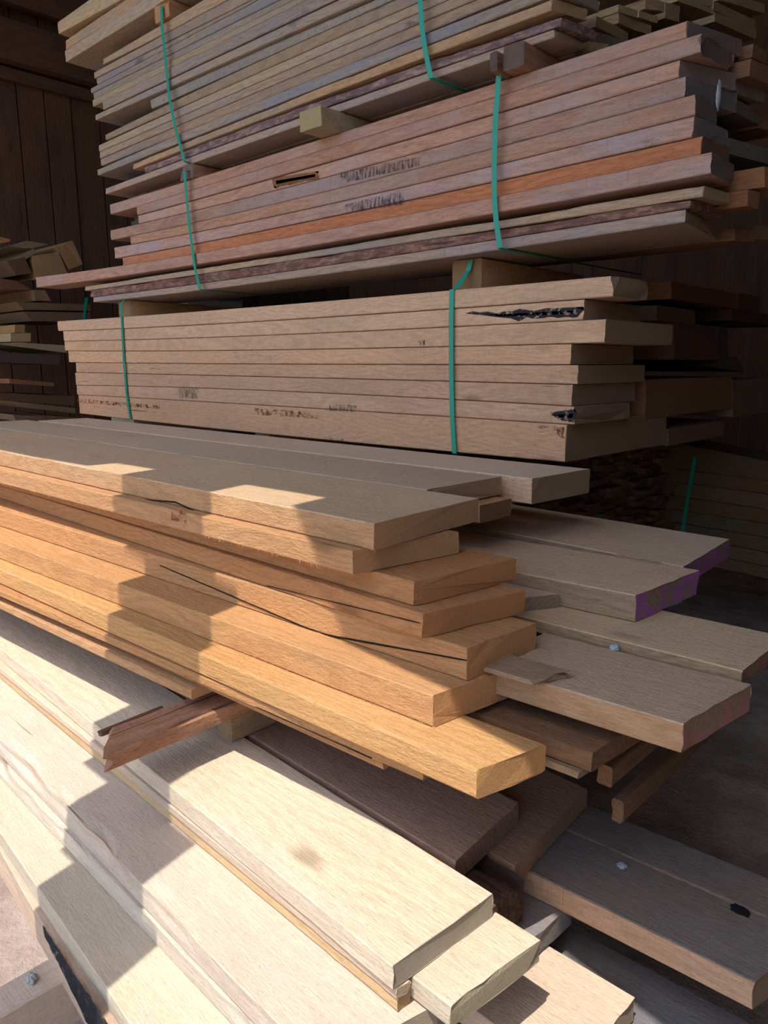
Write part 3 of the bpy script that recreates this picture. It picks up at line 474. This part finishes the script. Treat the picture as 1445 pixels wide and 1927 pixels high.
('Q', 'h5', -5.15, [[-5.15, 2.005, 2.1606], [-5.15, 2.1116, 2.2304], [-5.15, 2.1372, 2.2132], [-5.15, 2.0292, 2.1367]], 0.7, 'dull', (0.75, 0.72, 0.62), 'thin grey slat on the heap', '', 'timber_offcut'),
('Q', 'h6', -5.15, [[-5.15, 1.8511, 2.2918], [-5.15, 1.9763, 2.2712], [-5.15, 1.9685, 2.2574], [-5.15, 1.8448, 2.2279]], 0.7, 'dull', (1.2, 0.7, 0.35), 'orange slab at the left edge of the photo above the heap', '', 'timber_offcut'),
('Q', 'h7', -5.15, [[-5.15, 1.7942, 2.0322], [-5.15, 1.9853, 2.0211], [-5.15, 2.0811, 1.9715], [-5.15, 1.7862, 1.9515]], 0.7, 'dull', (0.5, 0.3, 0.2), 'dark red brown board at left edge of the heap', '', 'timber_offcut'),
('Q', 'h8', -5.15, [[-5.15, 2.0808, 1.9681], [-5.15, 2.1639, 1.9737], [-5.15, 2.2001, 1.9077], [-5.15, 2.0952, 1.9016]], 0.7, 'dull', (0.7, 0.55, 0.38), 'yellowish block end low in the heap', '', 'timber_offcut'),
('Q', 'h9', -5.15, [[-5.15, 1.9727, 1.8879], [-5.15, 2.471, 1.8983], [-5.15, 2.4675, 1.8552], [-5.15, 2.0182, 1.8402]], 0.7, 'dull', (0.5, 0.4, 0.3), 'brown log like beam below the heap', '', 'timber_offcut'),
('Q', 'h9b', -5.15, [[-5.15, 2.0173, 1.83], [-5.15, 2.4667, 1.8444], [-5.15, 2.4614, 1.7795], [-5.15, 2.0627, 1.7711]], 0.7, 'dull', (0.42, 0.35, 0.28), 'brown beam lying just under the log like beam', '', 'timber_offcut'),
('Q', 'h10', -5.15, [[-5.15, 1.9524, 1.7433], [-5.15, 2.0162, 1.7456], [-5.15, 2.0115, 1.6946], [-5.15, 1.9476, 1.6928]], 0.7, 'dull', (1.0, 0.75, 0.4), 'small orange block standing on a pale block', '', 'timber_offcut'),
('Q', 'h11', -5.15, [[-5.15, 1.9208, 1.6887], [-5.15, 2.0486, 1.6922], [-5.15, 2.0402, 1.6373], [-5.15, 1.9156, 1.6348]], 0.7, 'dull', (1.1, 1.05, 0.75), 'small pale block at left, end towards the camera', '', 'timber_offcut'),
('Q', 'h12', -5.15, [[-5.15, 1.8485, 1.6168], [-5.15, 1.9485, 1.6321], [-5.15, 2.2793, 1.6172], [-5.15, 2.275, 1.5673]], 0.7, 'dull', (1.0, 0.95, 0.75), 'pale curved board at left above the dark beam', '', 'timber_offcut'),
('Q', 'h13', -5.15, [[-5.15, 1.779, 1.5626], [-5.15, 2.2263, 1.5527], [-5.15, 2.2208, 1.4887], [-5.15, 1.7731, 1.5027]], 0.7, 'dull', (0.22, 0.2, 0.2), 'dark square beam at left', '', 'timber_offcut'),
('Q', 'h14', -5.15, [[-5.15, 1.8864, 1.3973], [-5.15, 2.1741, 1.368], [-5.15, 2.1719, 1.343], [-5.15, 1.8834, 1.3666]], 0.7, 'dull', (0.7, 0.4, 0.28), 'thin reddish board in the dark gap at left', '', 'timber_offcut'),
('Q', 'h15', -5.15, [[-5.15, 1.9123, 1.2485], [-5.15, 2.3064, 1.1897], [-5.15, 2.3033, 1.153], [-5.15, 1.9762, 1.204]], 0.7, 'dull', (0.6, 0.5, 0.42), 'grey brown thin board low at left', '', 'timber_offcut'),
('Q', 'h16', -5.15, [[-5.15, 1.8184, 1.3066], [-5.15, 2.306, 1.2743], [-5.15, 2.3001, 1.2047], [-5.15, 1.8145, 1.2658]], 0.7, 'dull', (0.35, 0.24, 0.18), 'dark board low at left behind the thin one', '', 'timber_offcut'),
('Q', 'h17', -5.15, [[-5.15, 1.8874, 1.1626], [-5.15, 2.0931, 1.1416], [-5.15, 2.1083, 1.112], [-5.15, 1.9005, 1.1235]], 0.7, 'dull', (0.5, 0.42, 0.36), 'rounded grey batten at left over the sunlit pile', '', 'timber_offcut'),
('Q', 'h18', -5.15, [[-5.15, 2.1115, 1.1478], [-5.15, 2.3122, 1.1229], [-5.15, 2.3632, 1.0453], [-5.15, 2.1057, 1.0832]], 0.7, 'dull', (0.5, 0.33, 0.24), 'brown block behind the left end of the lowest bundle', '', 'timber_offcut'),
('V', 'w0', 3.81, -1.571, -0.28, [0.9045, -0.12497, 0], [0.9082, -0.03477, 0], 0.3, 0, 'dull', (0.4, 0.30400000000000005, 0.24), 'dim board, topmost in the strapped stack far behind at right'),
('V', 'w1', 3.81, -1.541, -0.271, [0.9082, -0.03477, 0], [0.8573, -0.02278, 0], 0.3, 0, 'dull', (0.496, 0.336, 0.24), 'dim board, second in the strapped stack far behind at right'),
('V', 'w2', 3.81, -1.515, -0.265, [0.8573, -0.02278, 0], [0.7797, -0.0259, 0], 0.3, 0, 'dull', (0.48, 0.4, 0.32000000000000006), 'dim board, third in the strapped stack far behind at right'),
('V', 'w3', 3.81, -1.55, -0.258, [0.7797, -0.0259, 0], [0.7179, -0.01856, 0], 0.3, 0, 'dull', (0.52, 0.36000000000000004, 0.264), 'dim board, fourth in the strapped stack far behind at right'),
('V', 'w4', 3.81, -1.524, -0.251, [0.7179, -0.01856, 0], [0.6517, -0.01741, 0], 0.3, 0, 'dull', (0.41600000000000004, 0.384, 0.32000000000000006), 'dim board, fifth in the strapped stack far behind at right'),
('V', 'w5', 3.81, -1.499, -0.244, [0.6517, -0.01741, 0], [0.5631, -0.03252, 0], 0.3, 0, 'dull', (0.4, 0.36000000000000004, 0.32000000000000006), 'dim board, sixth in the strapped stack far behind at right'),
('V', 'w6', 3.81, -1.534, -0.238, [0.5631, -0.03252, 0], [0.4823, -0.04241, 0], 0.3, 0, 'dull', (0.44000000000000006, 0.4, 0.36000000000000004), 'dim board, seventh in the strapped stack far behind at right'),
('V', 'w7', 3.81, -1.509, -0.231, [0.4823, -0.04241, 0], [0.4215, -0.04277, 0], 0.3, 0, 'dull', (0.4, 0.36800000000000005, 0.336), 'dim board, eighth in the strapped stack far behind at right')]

CAT = 'plank'
OFF = {'q8': -.018, 'q2': -.006, 'q9': .004, 'q5': -.004, 'r7': -.012, 'r8': -.016, 'r13': -.014, 'r14': -.012, 'r6': -.006, 's1': -.01, 'p1': -.004, 'p5': .003, 'q6': -.004, 's3': -.012, 'r15': -.004}
def endmat(st): return M[st + '_end'] if st + '_end' in M else M[st]
def tintof(t): return tuple(t)
VP_ = {}; PP_ = {}; NXT = {}
vr = [r_ for r_ in ROWS if r_[0] == 'V' and not r_[1].endswith('x')]
for r0, r1 in zip(vr, vr[1:]):
    if r0[1][0] == r1[1][0]: NXT[r0[1]] = r1
sd_ = 0
for row in ROWS:
    sd_ += 1
    if row[0] == 'V':
        _, n, Y, XL, XR, tp, bp_, W, sk, st, tint, label = row
        f = lambda c, x: c[0] + c[1] * x + c[2] * x * x
        z0 = f(tp, XR); Y = Y + OFF.get(n, 0)
        if n.startswith('q') and n[1:].isdigit() and int(n[1:]) > 8: W = W
        top = lambda x, tp=tp, XR=XR, z0=z0: f(tp, XR + x) - z0 - .0010
        nx = NXT.get(n)
        def bot(x, tp=tp, b=bp_, XR=XR, z0=z0, nx=nx):
            v = f(b, XR + x)
            if nx and nx[3] - .02 <= XR + x <= nx[4] + .02: v = max(v, f(nx[5], XR + x))
            return min(v, f(tp, XR + x) - .010) - z0 + .0010
        me = plank_mesh('wooden_plank', XR - XL, max(.05, W), top(0) - bot(0), sk=sk, top=top, bot=bot, seed=sd_, jit=.0018 if st in ('bark', 'grey') else .0010,
                        cham=.003, wane=.012 if st == 'bark' else (.006 if n in ('q9', 'r14', 's2') else 0), chip=.02 if n in ('p1', 'p7', 'q2') else .004)
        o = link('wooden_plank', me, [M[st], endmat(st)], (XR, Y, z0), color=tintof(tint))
        grp = {'p': 'boards of the lowest strapped bundle', 'q': 'boards of the reddish middle bundle', 'r': 'boards of the thin grey upper bundle', 's': 'thick boards at upper left', 'w': 'boards of the stack far behind at right'}[n[0]]
        tag(o, label, CAT, grp); VP_[n] = o
        if n[0] in 'pq' or n in ('r13', 'r14', 'r15', 'r16'): split_end(o)
    elif row[0] == 'P':
        _, n, A, yaw, L, W, t, sk, st, tint, label, ex = row
        me = plank_mesh('wooden_plank', L, W, t - .0012, sk=sk, seed=sd_, fuzz=ex.get('fuzz', 0), wane=ex.get('wane', 0), rnd=ex.get('round', 0), cham=ex.get('cham', .0025),
                        jit=.0016, chip=.002)
        em = endmat(st)
        if ex.get('purple'): em = M[{1: 'purple', 2: 'redpaint', 3: 'pinkpaint'}[ex['purple']]]
        o = link('wooden_plank', me, [M['pale_knot'] if n == 'P1' else (M['bark'] if ex.get('bark') else M[st]), em], (A[0], A[1], A[2] - .0006), (0, 0, R(yaw)), color=tintof(tint))
        g_ = 'planks of the lower pile' if n[0] in 'PD' else ('boards of the middle pile' if n[0] == 'M' else 'boards at right behind the middle pile')
        tag(o, label, CAT, g_)
        if n in ('M0', 'M1', 'M1b', 'R1', 'R2', 'R3', 'R4', 'R2b'):      # weathered grey upper face, paled further in place of sky light
            me.materials.append(M['weathered_lit'])
            for p in me.polygons:
                if p.normal.z > .6 and p.material_index == 0: p.material_index = 2
        if n in ('R8', 'R8b'):
            me.materials.append(M['dark'])
            for p in me.polygons:
                if p.normal.z > .6 and p.material_index == 0: p.material_index = 2
        PP_[n] = o
        split_end(o, 'painted_end' if ex.get('purple') else 'sawn_end', {1: 'purple painted end', 2: 'dull red painted end', 3: 'split end with pinkish paint'}.get(ex.get('purple')))
    else:
        _, n, X, yz, depth, st, tint, label, grp, name = row
        bm = bmesh.new(); y0, z0 = yz[3][1:]; stn = [0, .01, .05, .15, .35, .6, depth]; stn = [v for v in stn if v <= depth]
        rings = []
        for k, dxx in enumerate(stn):
            ring = []
            for i in range(4):
                a, b_ = yz[i], yz[(i + 1) % 4]
                for q in range(4):
                    u = q / 4; xx, y, z = (a[c_] + (b_[c_] - a[c_]) * u for c_ in range(3))
                    nn = noise.noise_vector(Vector((dxx * 4, y * 14, z * 14)) + Vector((sd_, 0, 0)))
                    ring.append(bm.verts.new((-dxx + (xx - X) * max(0, 1 - dxx / depth) + (nn.x * .006 if k == 0 else 0), y - y0 + nn.y * .0018, z - z0 + nn.z * .0014)))
            rings.append(ring)
        for r0, r1 in zip(rings, rings[1:]):
            for i in range(len(r0)): j = (i + 1) % len(r0); bm.faces.new((r0[i], r0[j], r1[j], r1[i]))
        f0 = bm.faces.new(rings[0]); f0.material_index = 1; f1 = bm.faces.new(rings[-1][::-1]); f1.material_index = 1
        bmesh.ops.recalc_face_normals(bm, faces=list(bm.faces)); me = bpy.data.meshes.new(name); bm.to_mesh(me); bm.free()
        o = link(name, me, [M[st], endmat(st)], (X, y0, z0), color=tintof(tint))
        gp = {'k': 'board ends behind the reddish bundle', 'c': 'timber ends behind the lowest bundle', 'e': 'yellow board ends of the grey bundle', 'h': 'offcuts of the heap at left'}[n[0]]
        tag(o, label, 'timber' if name != 'wooden_plank' else CAT, gp)
        if n[0] in 'kce': split_end(o)

# ------------------------------------------------------------------ bearers between the bundles (local x runs along Y)
def bearer(x0, x1, y0, y1, z0, z1, st, tint, label, name='bearer_block', cat='wood block', chip=.006, yaw=0):
    me = plank_mesh(name, y1 - y0, x1 - x0, z1 - z0, seed=int(abs(x0) * 100) + 7, cham=.004, jit=.002, chip=chip)
    o = link(name, me, [M[st], endmat(st)], color=tint); place(o, (0, -1, 0), (1, 0, 0), (0, 0, 1), (x0, y0, z1))
    tag(o, label, cat); return o
bearer(-1.6396, -1.5171, 2.070, 2.750, 1.7370, 1.8387, 'tan', (1, 0.85, 0.68), 'orange bearer block with a strap over it, under the reddish bundle at right', chip=0.006)
bearer(-3.9484, -3.8081, 2.050, 2.750, 1.7424, 1.8286, 'tan', (1, 0.88, 0.72), 'tan bearer block between the lowest and the reddish bundle, left one', chip=0.006)
bearer(-2.2199, -2.1024, 1.900, 2.700, 2.3203, 2.3873, 'grey', (1.25, 1.2, 0.9), 'square grey bearer block protruding between the reddish and the grey bundle, middle one', chip=0.006)
bearer(-3.1722, -3.0637, 1.990, 2.700, 2.3145, 2.3761, 'red', (0.95, 0.8, 0.72), 'bearer block between the reddish and the grey bundle, left one, torn corner', chip=0.03)
bearer(-1.3727, -1.2997, 1.950, 2.700, 2.3290, 2.3943, 'red', (0.8, 0.68, 0.58), 'brown green bearer between the reddish and the grey bundle, right one', chip=0.006)
bearer(-1.4034, -1.3767, 1.930, 2.100, 2.3290, 2.3823, 'red', (0.7, 0.58, 0.52), 'short dark block tight against the left side of the brown green bearer', chip=0.006)
bearer(-3.2953, -3.1729, 1.980, 2.700, 2.9966, 3.0675, 'fresh', (0.9, 0.75, 0.6), 'orange torn bearer block under the thick boards at upper left', chip=0.03)
bearer(-4.0600, -3.8015, 2.020, 3.000, 1.1053, 1.1953, 'grey', (1.2, 1.25, 1.3), 'pale grey bearer under the lowest bundle at its left end', chip=0.006)
bearer(-2.7084, -2.6084, 2.020, 3.000, 1.1031, 1.1931, 'tan', (0.9, 0.9, 0.8), 'bearer under the lowest bundle near its middle, just showing over the sunlit pile', chip=0.006)
bearer(-1.4480, -1.3920, 0.935, 1.320, 0.6007, 0.6880, 'dull', (1.15, 1, 0.8), 'grey brown cross bearer block under the splintered board, dark wet end', chip=0.012)
bearer(-1.3950, -1.3180, -0.100, 1.300, 0.1900, 0.3060, 'pale', (1, 0.9, 0.82), 'long bleached cross bearer at lower left under the lowest plank', chip=0.006)
bearer(-0.5764, -0.5457, 1.188, 1.750, 0.7280, 0.7700, 'dull', (0.62, 0.46, 0.36), 'small square bearer end in the dark at right, upper of two', chip=0.006)
bearer(-0.5522, -0.5281, 1.205, 1.750, 0.6538, 0.7000, 'dull', (0.62, 0.46, 0.36), 'small square bearer end in the dark at right, lower of two', chip=0.006)

# ------------------------------------------------------------------ green packing straps
def strap(pts, label, wd=.019, th=.0009, wv=(1, 0, 0)):
    bm = bmesh.new(); wv = Vector(wv) * wd / 2; rows_ = []
    pts = [Vector(p) for p in pts]; fine = []
    for a, b_ in zip(pts, pts[1:]):
        n = max(1, int((b_ - a).length / .03)); fine += [a.lerp(b_, i / n) for i in range(n)]
    fine.append(pts[-1])
    for i, p in enumerate(fine):
        t = (fine[min(i + 1, len(fine) - 1)] - fine[max(i - 1, 0)]).normalized(); nn = t.cross(wv).normalized() * th
        rows_.append([bm.verts.new(p - wv), bm.verts.new(p + wv), bm.verts.new(p + wv + nn), bm.verts.new(p - wv + nn)])
    for a, b_ in zip(rows_, rows_[1:]):
        for i in range(4): bm.faces.new((a[i], a[(i + 1) % 4], b_[(i + 1) % 4], b_[i]))
    bm.faces.new(rows_[0][::-1]); bm.faces.new(rows_[-1])
    bmesh.ops.recalc_face_normals(bm, faces=list(bm.faces)); me = bpy.data.meshes.new('packing_strap'); bm.to_mesh(me); bm.free()
    return tag(link('packing_strap', me, [M['strap']]), label, 'strap', 'green packing straps')
strap([(-1.5565, 2.066, 1.834), (-1.5645, 2.062, 1.8), (-1.5725, 2.01, 1.7402), (-1.5765, 1.9915, 1.7362), (-1.5766, 1.9915, 1.643), (-1.5726, 1.9915, 1.47), (-1.5644, 1.9915, 1.3106), (-1.5526, 1.9915, 1.1975), (-1.5526, 2.0, 1.1945000000000001), (-1.5426, 2.4, 1.1935)], 'green strap around the lowest bundle, right one, slanting up to the bearer block')
strap([(-3.7976, 2.045, 1.8583), (-3.7976, 1.9915, 1.8083), (-3.8052, 1.9915, 1.6746), (-3.8115, 1.9915, 1.5079), (-3.8061, 1.9915, 1.3384), (-3.7841, 1.9915, 1.2018), (-3.7841, 2.0, 1.1988), (-3.7841, 2.4, 1.1978)], 'green strap around the lowest bundle, left one')
strap([(-1.3911, 2.0, 2.3718999999999997), (-1.3911, 1.9715, 2.3619), (-1.3989, 1.9715, 2.3196), (-1.4062, 1.9715, 2.2053), (-1.4063, 1.9715, 2.1018), (-1.4026, 1.9715, 1.9959), (-1.3919, 1.9715, 1.9181), (-1.3756, 1.9715, 1.8454), (-1.3716, 1.995, 1.8414), (-1.3556, 2.9, 1.8414)], 'green strap around the reddish bundle, right one')
strap([(-3.0985, 2.0, 2.3487), (-3.0985, 1.9715, 2.3447), (-3.0915, 1.9715, 2.236), (-3.0784, 1.9715, 2.0981), (-3.0541, 1.9715, 1.9346), (-3.0199, 1.9715, 1.8298), (-3.0199, 1.995, 1.8258), (-3.0199, 2.9, 1.8258)], 'green strap around the reddish bundle, left one')
strap([(-3.2192, 1.9715, 3.0477), (-3.2178, 1.9715, 2.9415), (-3.2055, 1.9715, 2.8097), (-3.1931, 1.9715, 2.6764), (-3.1543, 1.9715, 2.5365), (-3.0945, 1.9715, 2.3862), (-3.0945, 1.995, 2.3822), (-3.0945, 2.9, 2.3822)], 'green strap around the thin grey bundle, left one')
strap([(-1.7116, 1.9715, 2.6826), (-1.7064, 1.9715, 2.6213), (-1.6988, 1.9715, 2.5437), (-1.6822, 1.9715, 2.4632), (-1.659, 1.9715, 2.3854), (-1.649, 1.995, 2.3814), (-1.599, 2.9, 2.3814)], 'green strap around the thin grey bundle, right one')
strap([(-1.4196, 3.8, 1.0315), (-1.4309, 3.8, 0.9074), (-1.4424, 3.8, 0.7812), (-1.4524, 3.8, 0.6304)], 'green strap around the dim stack far behind at right')
strap([(-5.13, 2.4386, 1.9415), (-5.13, 2.4214, 1.8698), (-5.13, 2.408, 1.7981)], 'thin green strap end hanging left of the reddish bundle in the dark', wv=(0, 1, 0))

# ------------------------------------------------------------------ splintered board on the cross bearer
me = plank_mesh('splintered_board', .9, .112, .036, sk=.075, seed=77, jit=.003, cham=.003, wane=.006)
bms = bmesh.new(); bms.from_mesh(me)
bmesh.ops.subdivide_edges(bms, edges=[e for e in bms.edges if e.verts[0].co.x > -.2 and abs(e.verts[0].co.x - e.verts[1].co.x) < .004], cuts=2)
for v in bms.verts:
    q = v.co.x - .075 * v.co.y / .112
    if q > -.05:
        k = noise.noise(Vector((v.co.y * 95, v.co.z * 30, 3))); v.co.x -= abs(k) * .045 * (1 if q > -.012 else .45)
bms.to_mesh(me); bms.free()
o = link('splintered_board', me, [M['old'], M['old']], color=(1.25, 1.15, 1.05)); place(o, (.02, -1, 0), (1, .02, 0), (0, 0, 1), (-1.461, .664, .7205))
tag(o, 'rough brown splintered board jutting out between the sunlit pile and the bleached planks', 'board')
me = plank_mesh('wood_splinter', .16, .016, .012, seed=78, jit=.003)
o = link('wood_splinter', me, [M['old'], M['old']], color=(.5, .42, .42)); place(o, (.05, -1, 0), (1, .05, 0), (0, 0, 1), (-1.481, .652, .712))
tag(o, 'dark splinter strip along the back edge of the rough brown splintered board', 'splinter')

# ------------------------------------------------------------------ laths far behind
rng = random.Random(5)
tints = [(.62, .44, .34), (.5, .36, .3), (.7, .55, .42), (.42, .3, .26), (.56, .42, .36)]
protos = []
for i in range(5):
    me = plank_mesh('thin_lath', .5, .11, .026, seed=300 + i, jit=.002); me.materials.append(M['dull']); me.materials.append(M['dull_end']); protos.append(me)
z = .62; first = True
for r_ in range(19):
    y = 2.3 + rng.random() * .06
    while y < 3.72:
        o = bpy.data.objects.new('thin_lath', protos[rng.randrange(5)]); COL.objects.link(o)
        sy = rng.uniform(.55, 1.2); o.scale = (1, sy, 1); o.location = (-1.56 + rng.uniform(-.03, .05), y, z + .026); o.color = rng.choice(tints) + (1,)
        tag(o, 'short thin lath end in the dim stack of laths seen past the lowest bundle', 'lath', 'thin laths stacked far behind')
        y += .11 * sy + rng.choice((.003, .003, .02))
    z += .0272

# ------------------------------------------------------------------ small marks and bits
def blob(name, loc, sc, mat, seed, label, cat, flat=.5):
    bm = bmesh.new(); bmesh.ops.create_icosphere(bm, subdivisions=4, radius=1)
    for v in bm.verts:
        n = 1 + .35 * noise.noise(v.co * 1.7 + Vector((seed, 0, 0))) + .15 * noise.noise(v.co * 5 + Vector((seed, 0, 0)))
        v.co = Vector((v.co.x * sc[0] * n, v.co.y * sc[1] * n, max(-flat, v.co.z) * sc[2] * n + sc[2] * flat))
    me = bpy.data.meshes.new(name); bm.to_mesh(me); bm.free()
    o = link(name, me, [mat], loc); return tag(o, label, cat)
rng = random.Random(11); z = GZ + .02; pm = plank_mesh('wooden_plank', .8, .5, .045, seed=401, jit=.002); pm.materials.append(M['dull']); pm.materials.append(M['dull_end'])
while z < 2.78:
    o = bpy.data.objects.new('wooden_plank', pm); COL.objects.link(o); o.location = (-5.1 + rng.uniform(-.05, .06), 3.22 + rng.uniform(-.05, .05), z + .045); o.color = (.45, .52, .6, 1)
    tag(o, 'blue grey board in the dim stack left of the reddish bundle', CAT, 'blue grey boards of the dim stack at left'); z += .0462 if rng.random() < .6 else .047
blob('paint_lump', (-0.6215, 1.3222, 0.9427), (.010, .008, .006), M['lump'], 3, 'small blue grey lump on the broad grey topped board at right', 'lump')
blob('paint_lump', (-0.5624, 1.2965, 0.4995), (.009, .009, .004), M['lump'], 5, 'round grey lump on the dark plank with the oil stain', 'lump')
blob('pebble', (-1.3602, 0.4287, 0.305), (.012, .009, .012), M['stone'], 8, 'small grey pebble lying on the long bleached cross bearer', 'stone')
blob('oil_stain', (-0.3461, 1.3312, 0.4996), (.017, .014, .0012), M['oil'], 21, 'black oil stain on the dark plank at lower right', 'stain', .1)
blob('white_paint_splash', (-0.8115, 2.1261, 2.1489), (.003, .013, .034), M['paintwhite'], 12, 'white paint splash on the grey board ends of the reddish bundle', 'paint', 1.0)
patch(VP_['p2'], [(-0.4313, -0.0218), (-0.0043, -0.0211), (-0.0196, -0.0501), (-0.2548, -0.0439)], M['darkbark'], 'bark_strip', 'black bark strip', seed=5, lift=.0014)
patch(VP_['p7'], [(-2.185, 0.0082), (-2.0149, 0.0069), (-2.0194, -0.0438), (-2.1903, -0.0441)], M['stain'], 'dark_stain', 'dark square stain', seed=6, lift=.0014)
patch(VP_['p7'], [(-1.0875, -0.0321), (-0.9254, -0.0321), (-0.9314, -0.0586), (-1.0881, -0.0593)], M['stain'], 'dark_stain', 'black streaked stain', seed=7, lift=.0014)
patch(VP_['p7'], [(-0.0867, -0.0208), (-0.0028, -0.0076), (-0.0041, -0.047), (-0.0581, -0.0419)], M['darkbark'], 'split_end', 'dark split', seed=8, lift=.0014)
patch(VP_['p8'], [(-3.3011, -0.029), (-2.3522, -0.0337), (-2.3544, -0.0528), (-3.3052, -0.0513)], M['reddish'], 'rust_stain', 'rust red stain', seed=9, lift=.0014)
patch(VP_['p8'], [(-1.5416, -0.0142), (-1.1199, -0.0139), (-1.1205, -0.0395), (-1.5431, -0.0422)], M['reddish'], 'rust_stain', 'rust red stain', seed=10, lift=.0014)
patch(VP_['p8'], [(-1.0903, -0.1104), (-0.9665, -0.1103), (-0.9667, -0.1228), (-1.0907, -0.1254)], M['stain'], 'dark_stain', 'dark stain', seed=11, lift=.0014)
patch(VP_['p8'], [(-0.1253, -0.0089), (-0.0099, -0.0088), (-0.008, -0.0423), (-0.0676, -0.0252)], M['reddish'], 'rust_stain', 'rust red stain', seed=12, lift=.0014)
patch(VP_['p3'], [(-0.6963, -0.0449), (-0.6722, -0.0453), (-0.6719, -0.0632), (-0.6961, -0.0629)], M['stain'], 'dark_stain', 'small dark stain', seed=13, lift=.0014)
patch(VP_['q3'], [(-1.6441, -0.0209), (-1.3631, -0.0408), (-1.3638, -0.0669), (-1.6323, -0.0607)], M['torn'], 'torn_patch', 'bright orange torn wood', seed=14, lift=.0014)
patch(VP_['q4'], [(-1.2665, -0.024), (-0.8814, -0.0368), (-0.8811, -0.0648), (-1.2672, -0.0622)], M['stain'], 'dark_stain', 'vertical dark saw stains', seed=15, lift=.0014)
patch(VP_['q6'], [(-1.2698, -0.038), (-0.9815, -0.0345), (-0.9812, -0.0772), (-1.2702, -0.0693)], M['stain'], 'dark_stain', 'blue black streaks', seed=16, lift=.0014)
patch(PP_['M5'], [(-0.3805, -0.0635), (0.0005, -0.0211), (0.0006, -0.0241), (-0.3807, -0.0683)], M['crackline'], 'crack', 'long dark crack', seed=17, lift=.0016)
patch(PP_['M5'], [(-0.9838, -0.0217), (-0.3805, -0.0635), (-0.3806, -0.0671), (-0.9841, -0.0247)], M['crackline'], 'crack', 'long dark crack', seed=18, lift=.0016)
patch(PP_['M1'], [(-0.9235, -0.0617), (-0.6861, -0.0424), (-0.6865, -0.0466), (-0.9239, -0.0647)], M['crackline'], 'crack', 'curved crack', seed=19, lift=.0016)
patch(PP_['M1'], [(-0.6861, -0.0424), (-0.4762, -0.0721), (-0.4765, -0.0759), (-0.6865, -0.0466)], M['crackline'], 'crack', 'curved crack', seed=20, lift=.0016)
patch(PP_['P7'], [(-0.561, 0.0008), (-0.1834, 0.0322), (-0.2966, -0.0573), (-0.5541, -0.0225)], M['darkbark'], 'bark_strip', 'blue black bark strip', seed=21, lift=.0016)
patch(PP_['M4'], [(-0.4709, -0.0436), (0.0003, -0.0174), (0.0003, -0.0195), (-0.471, -0.0461)], M['crackline'], 'crack', 'dark crack', seed=22, lift=.0016)
patch(PP_['M2'], [(-0.6343, 0.0029), (-0.5562, 0.004), (-0.5636, -0.0272), (-0.6279, -0.0271)], M['reddish'], 'knot', 'reddish knot', seed=23, lift=.0016)
patch(PP_['M9'], [(-0.4343, -0.0157), (-0.1165, -0.0174), (-0.1165, -0.0206), (-0.4344, -0.0181)], M['crackline'], 'crack', 'dark crack', seed=24, lift=.0016)
o = link('wood_flap', plank_mesh('wood_flap', .10, .085, .010, sk=.045, seed=91, jit=.001, cham=.002, chip=.03), [M['dull'], M['dull_end']], (-0.6408, 1.0584, 0.9533), (0, 0, R(4)), color=(1, .86, .72)); tag(o, 'thin broken flap of wood on the corner of the broad grey topped board', 'wood flap')
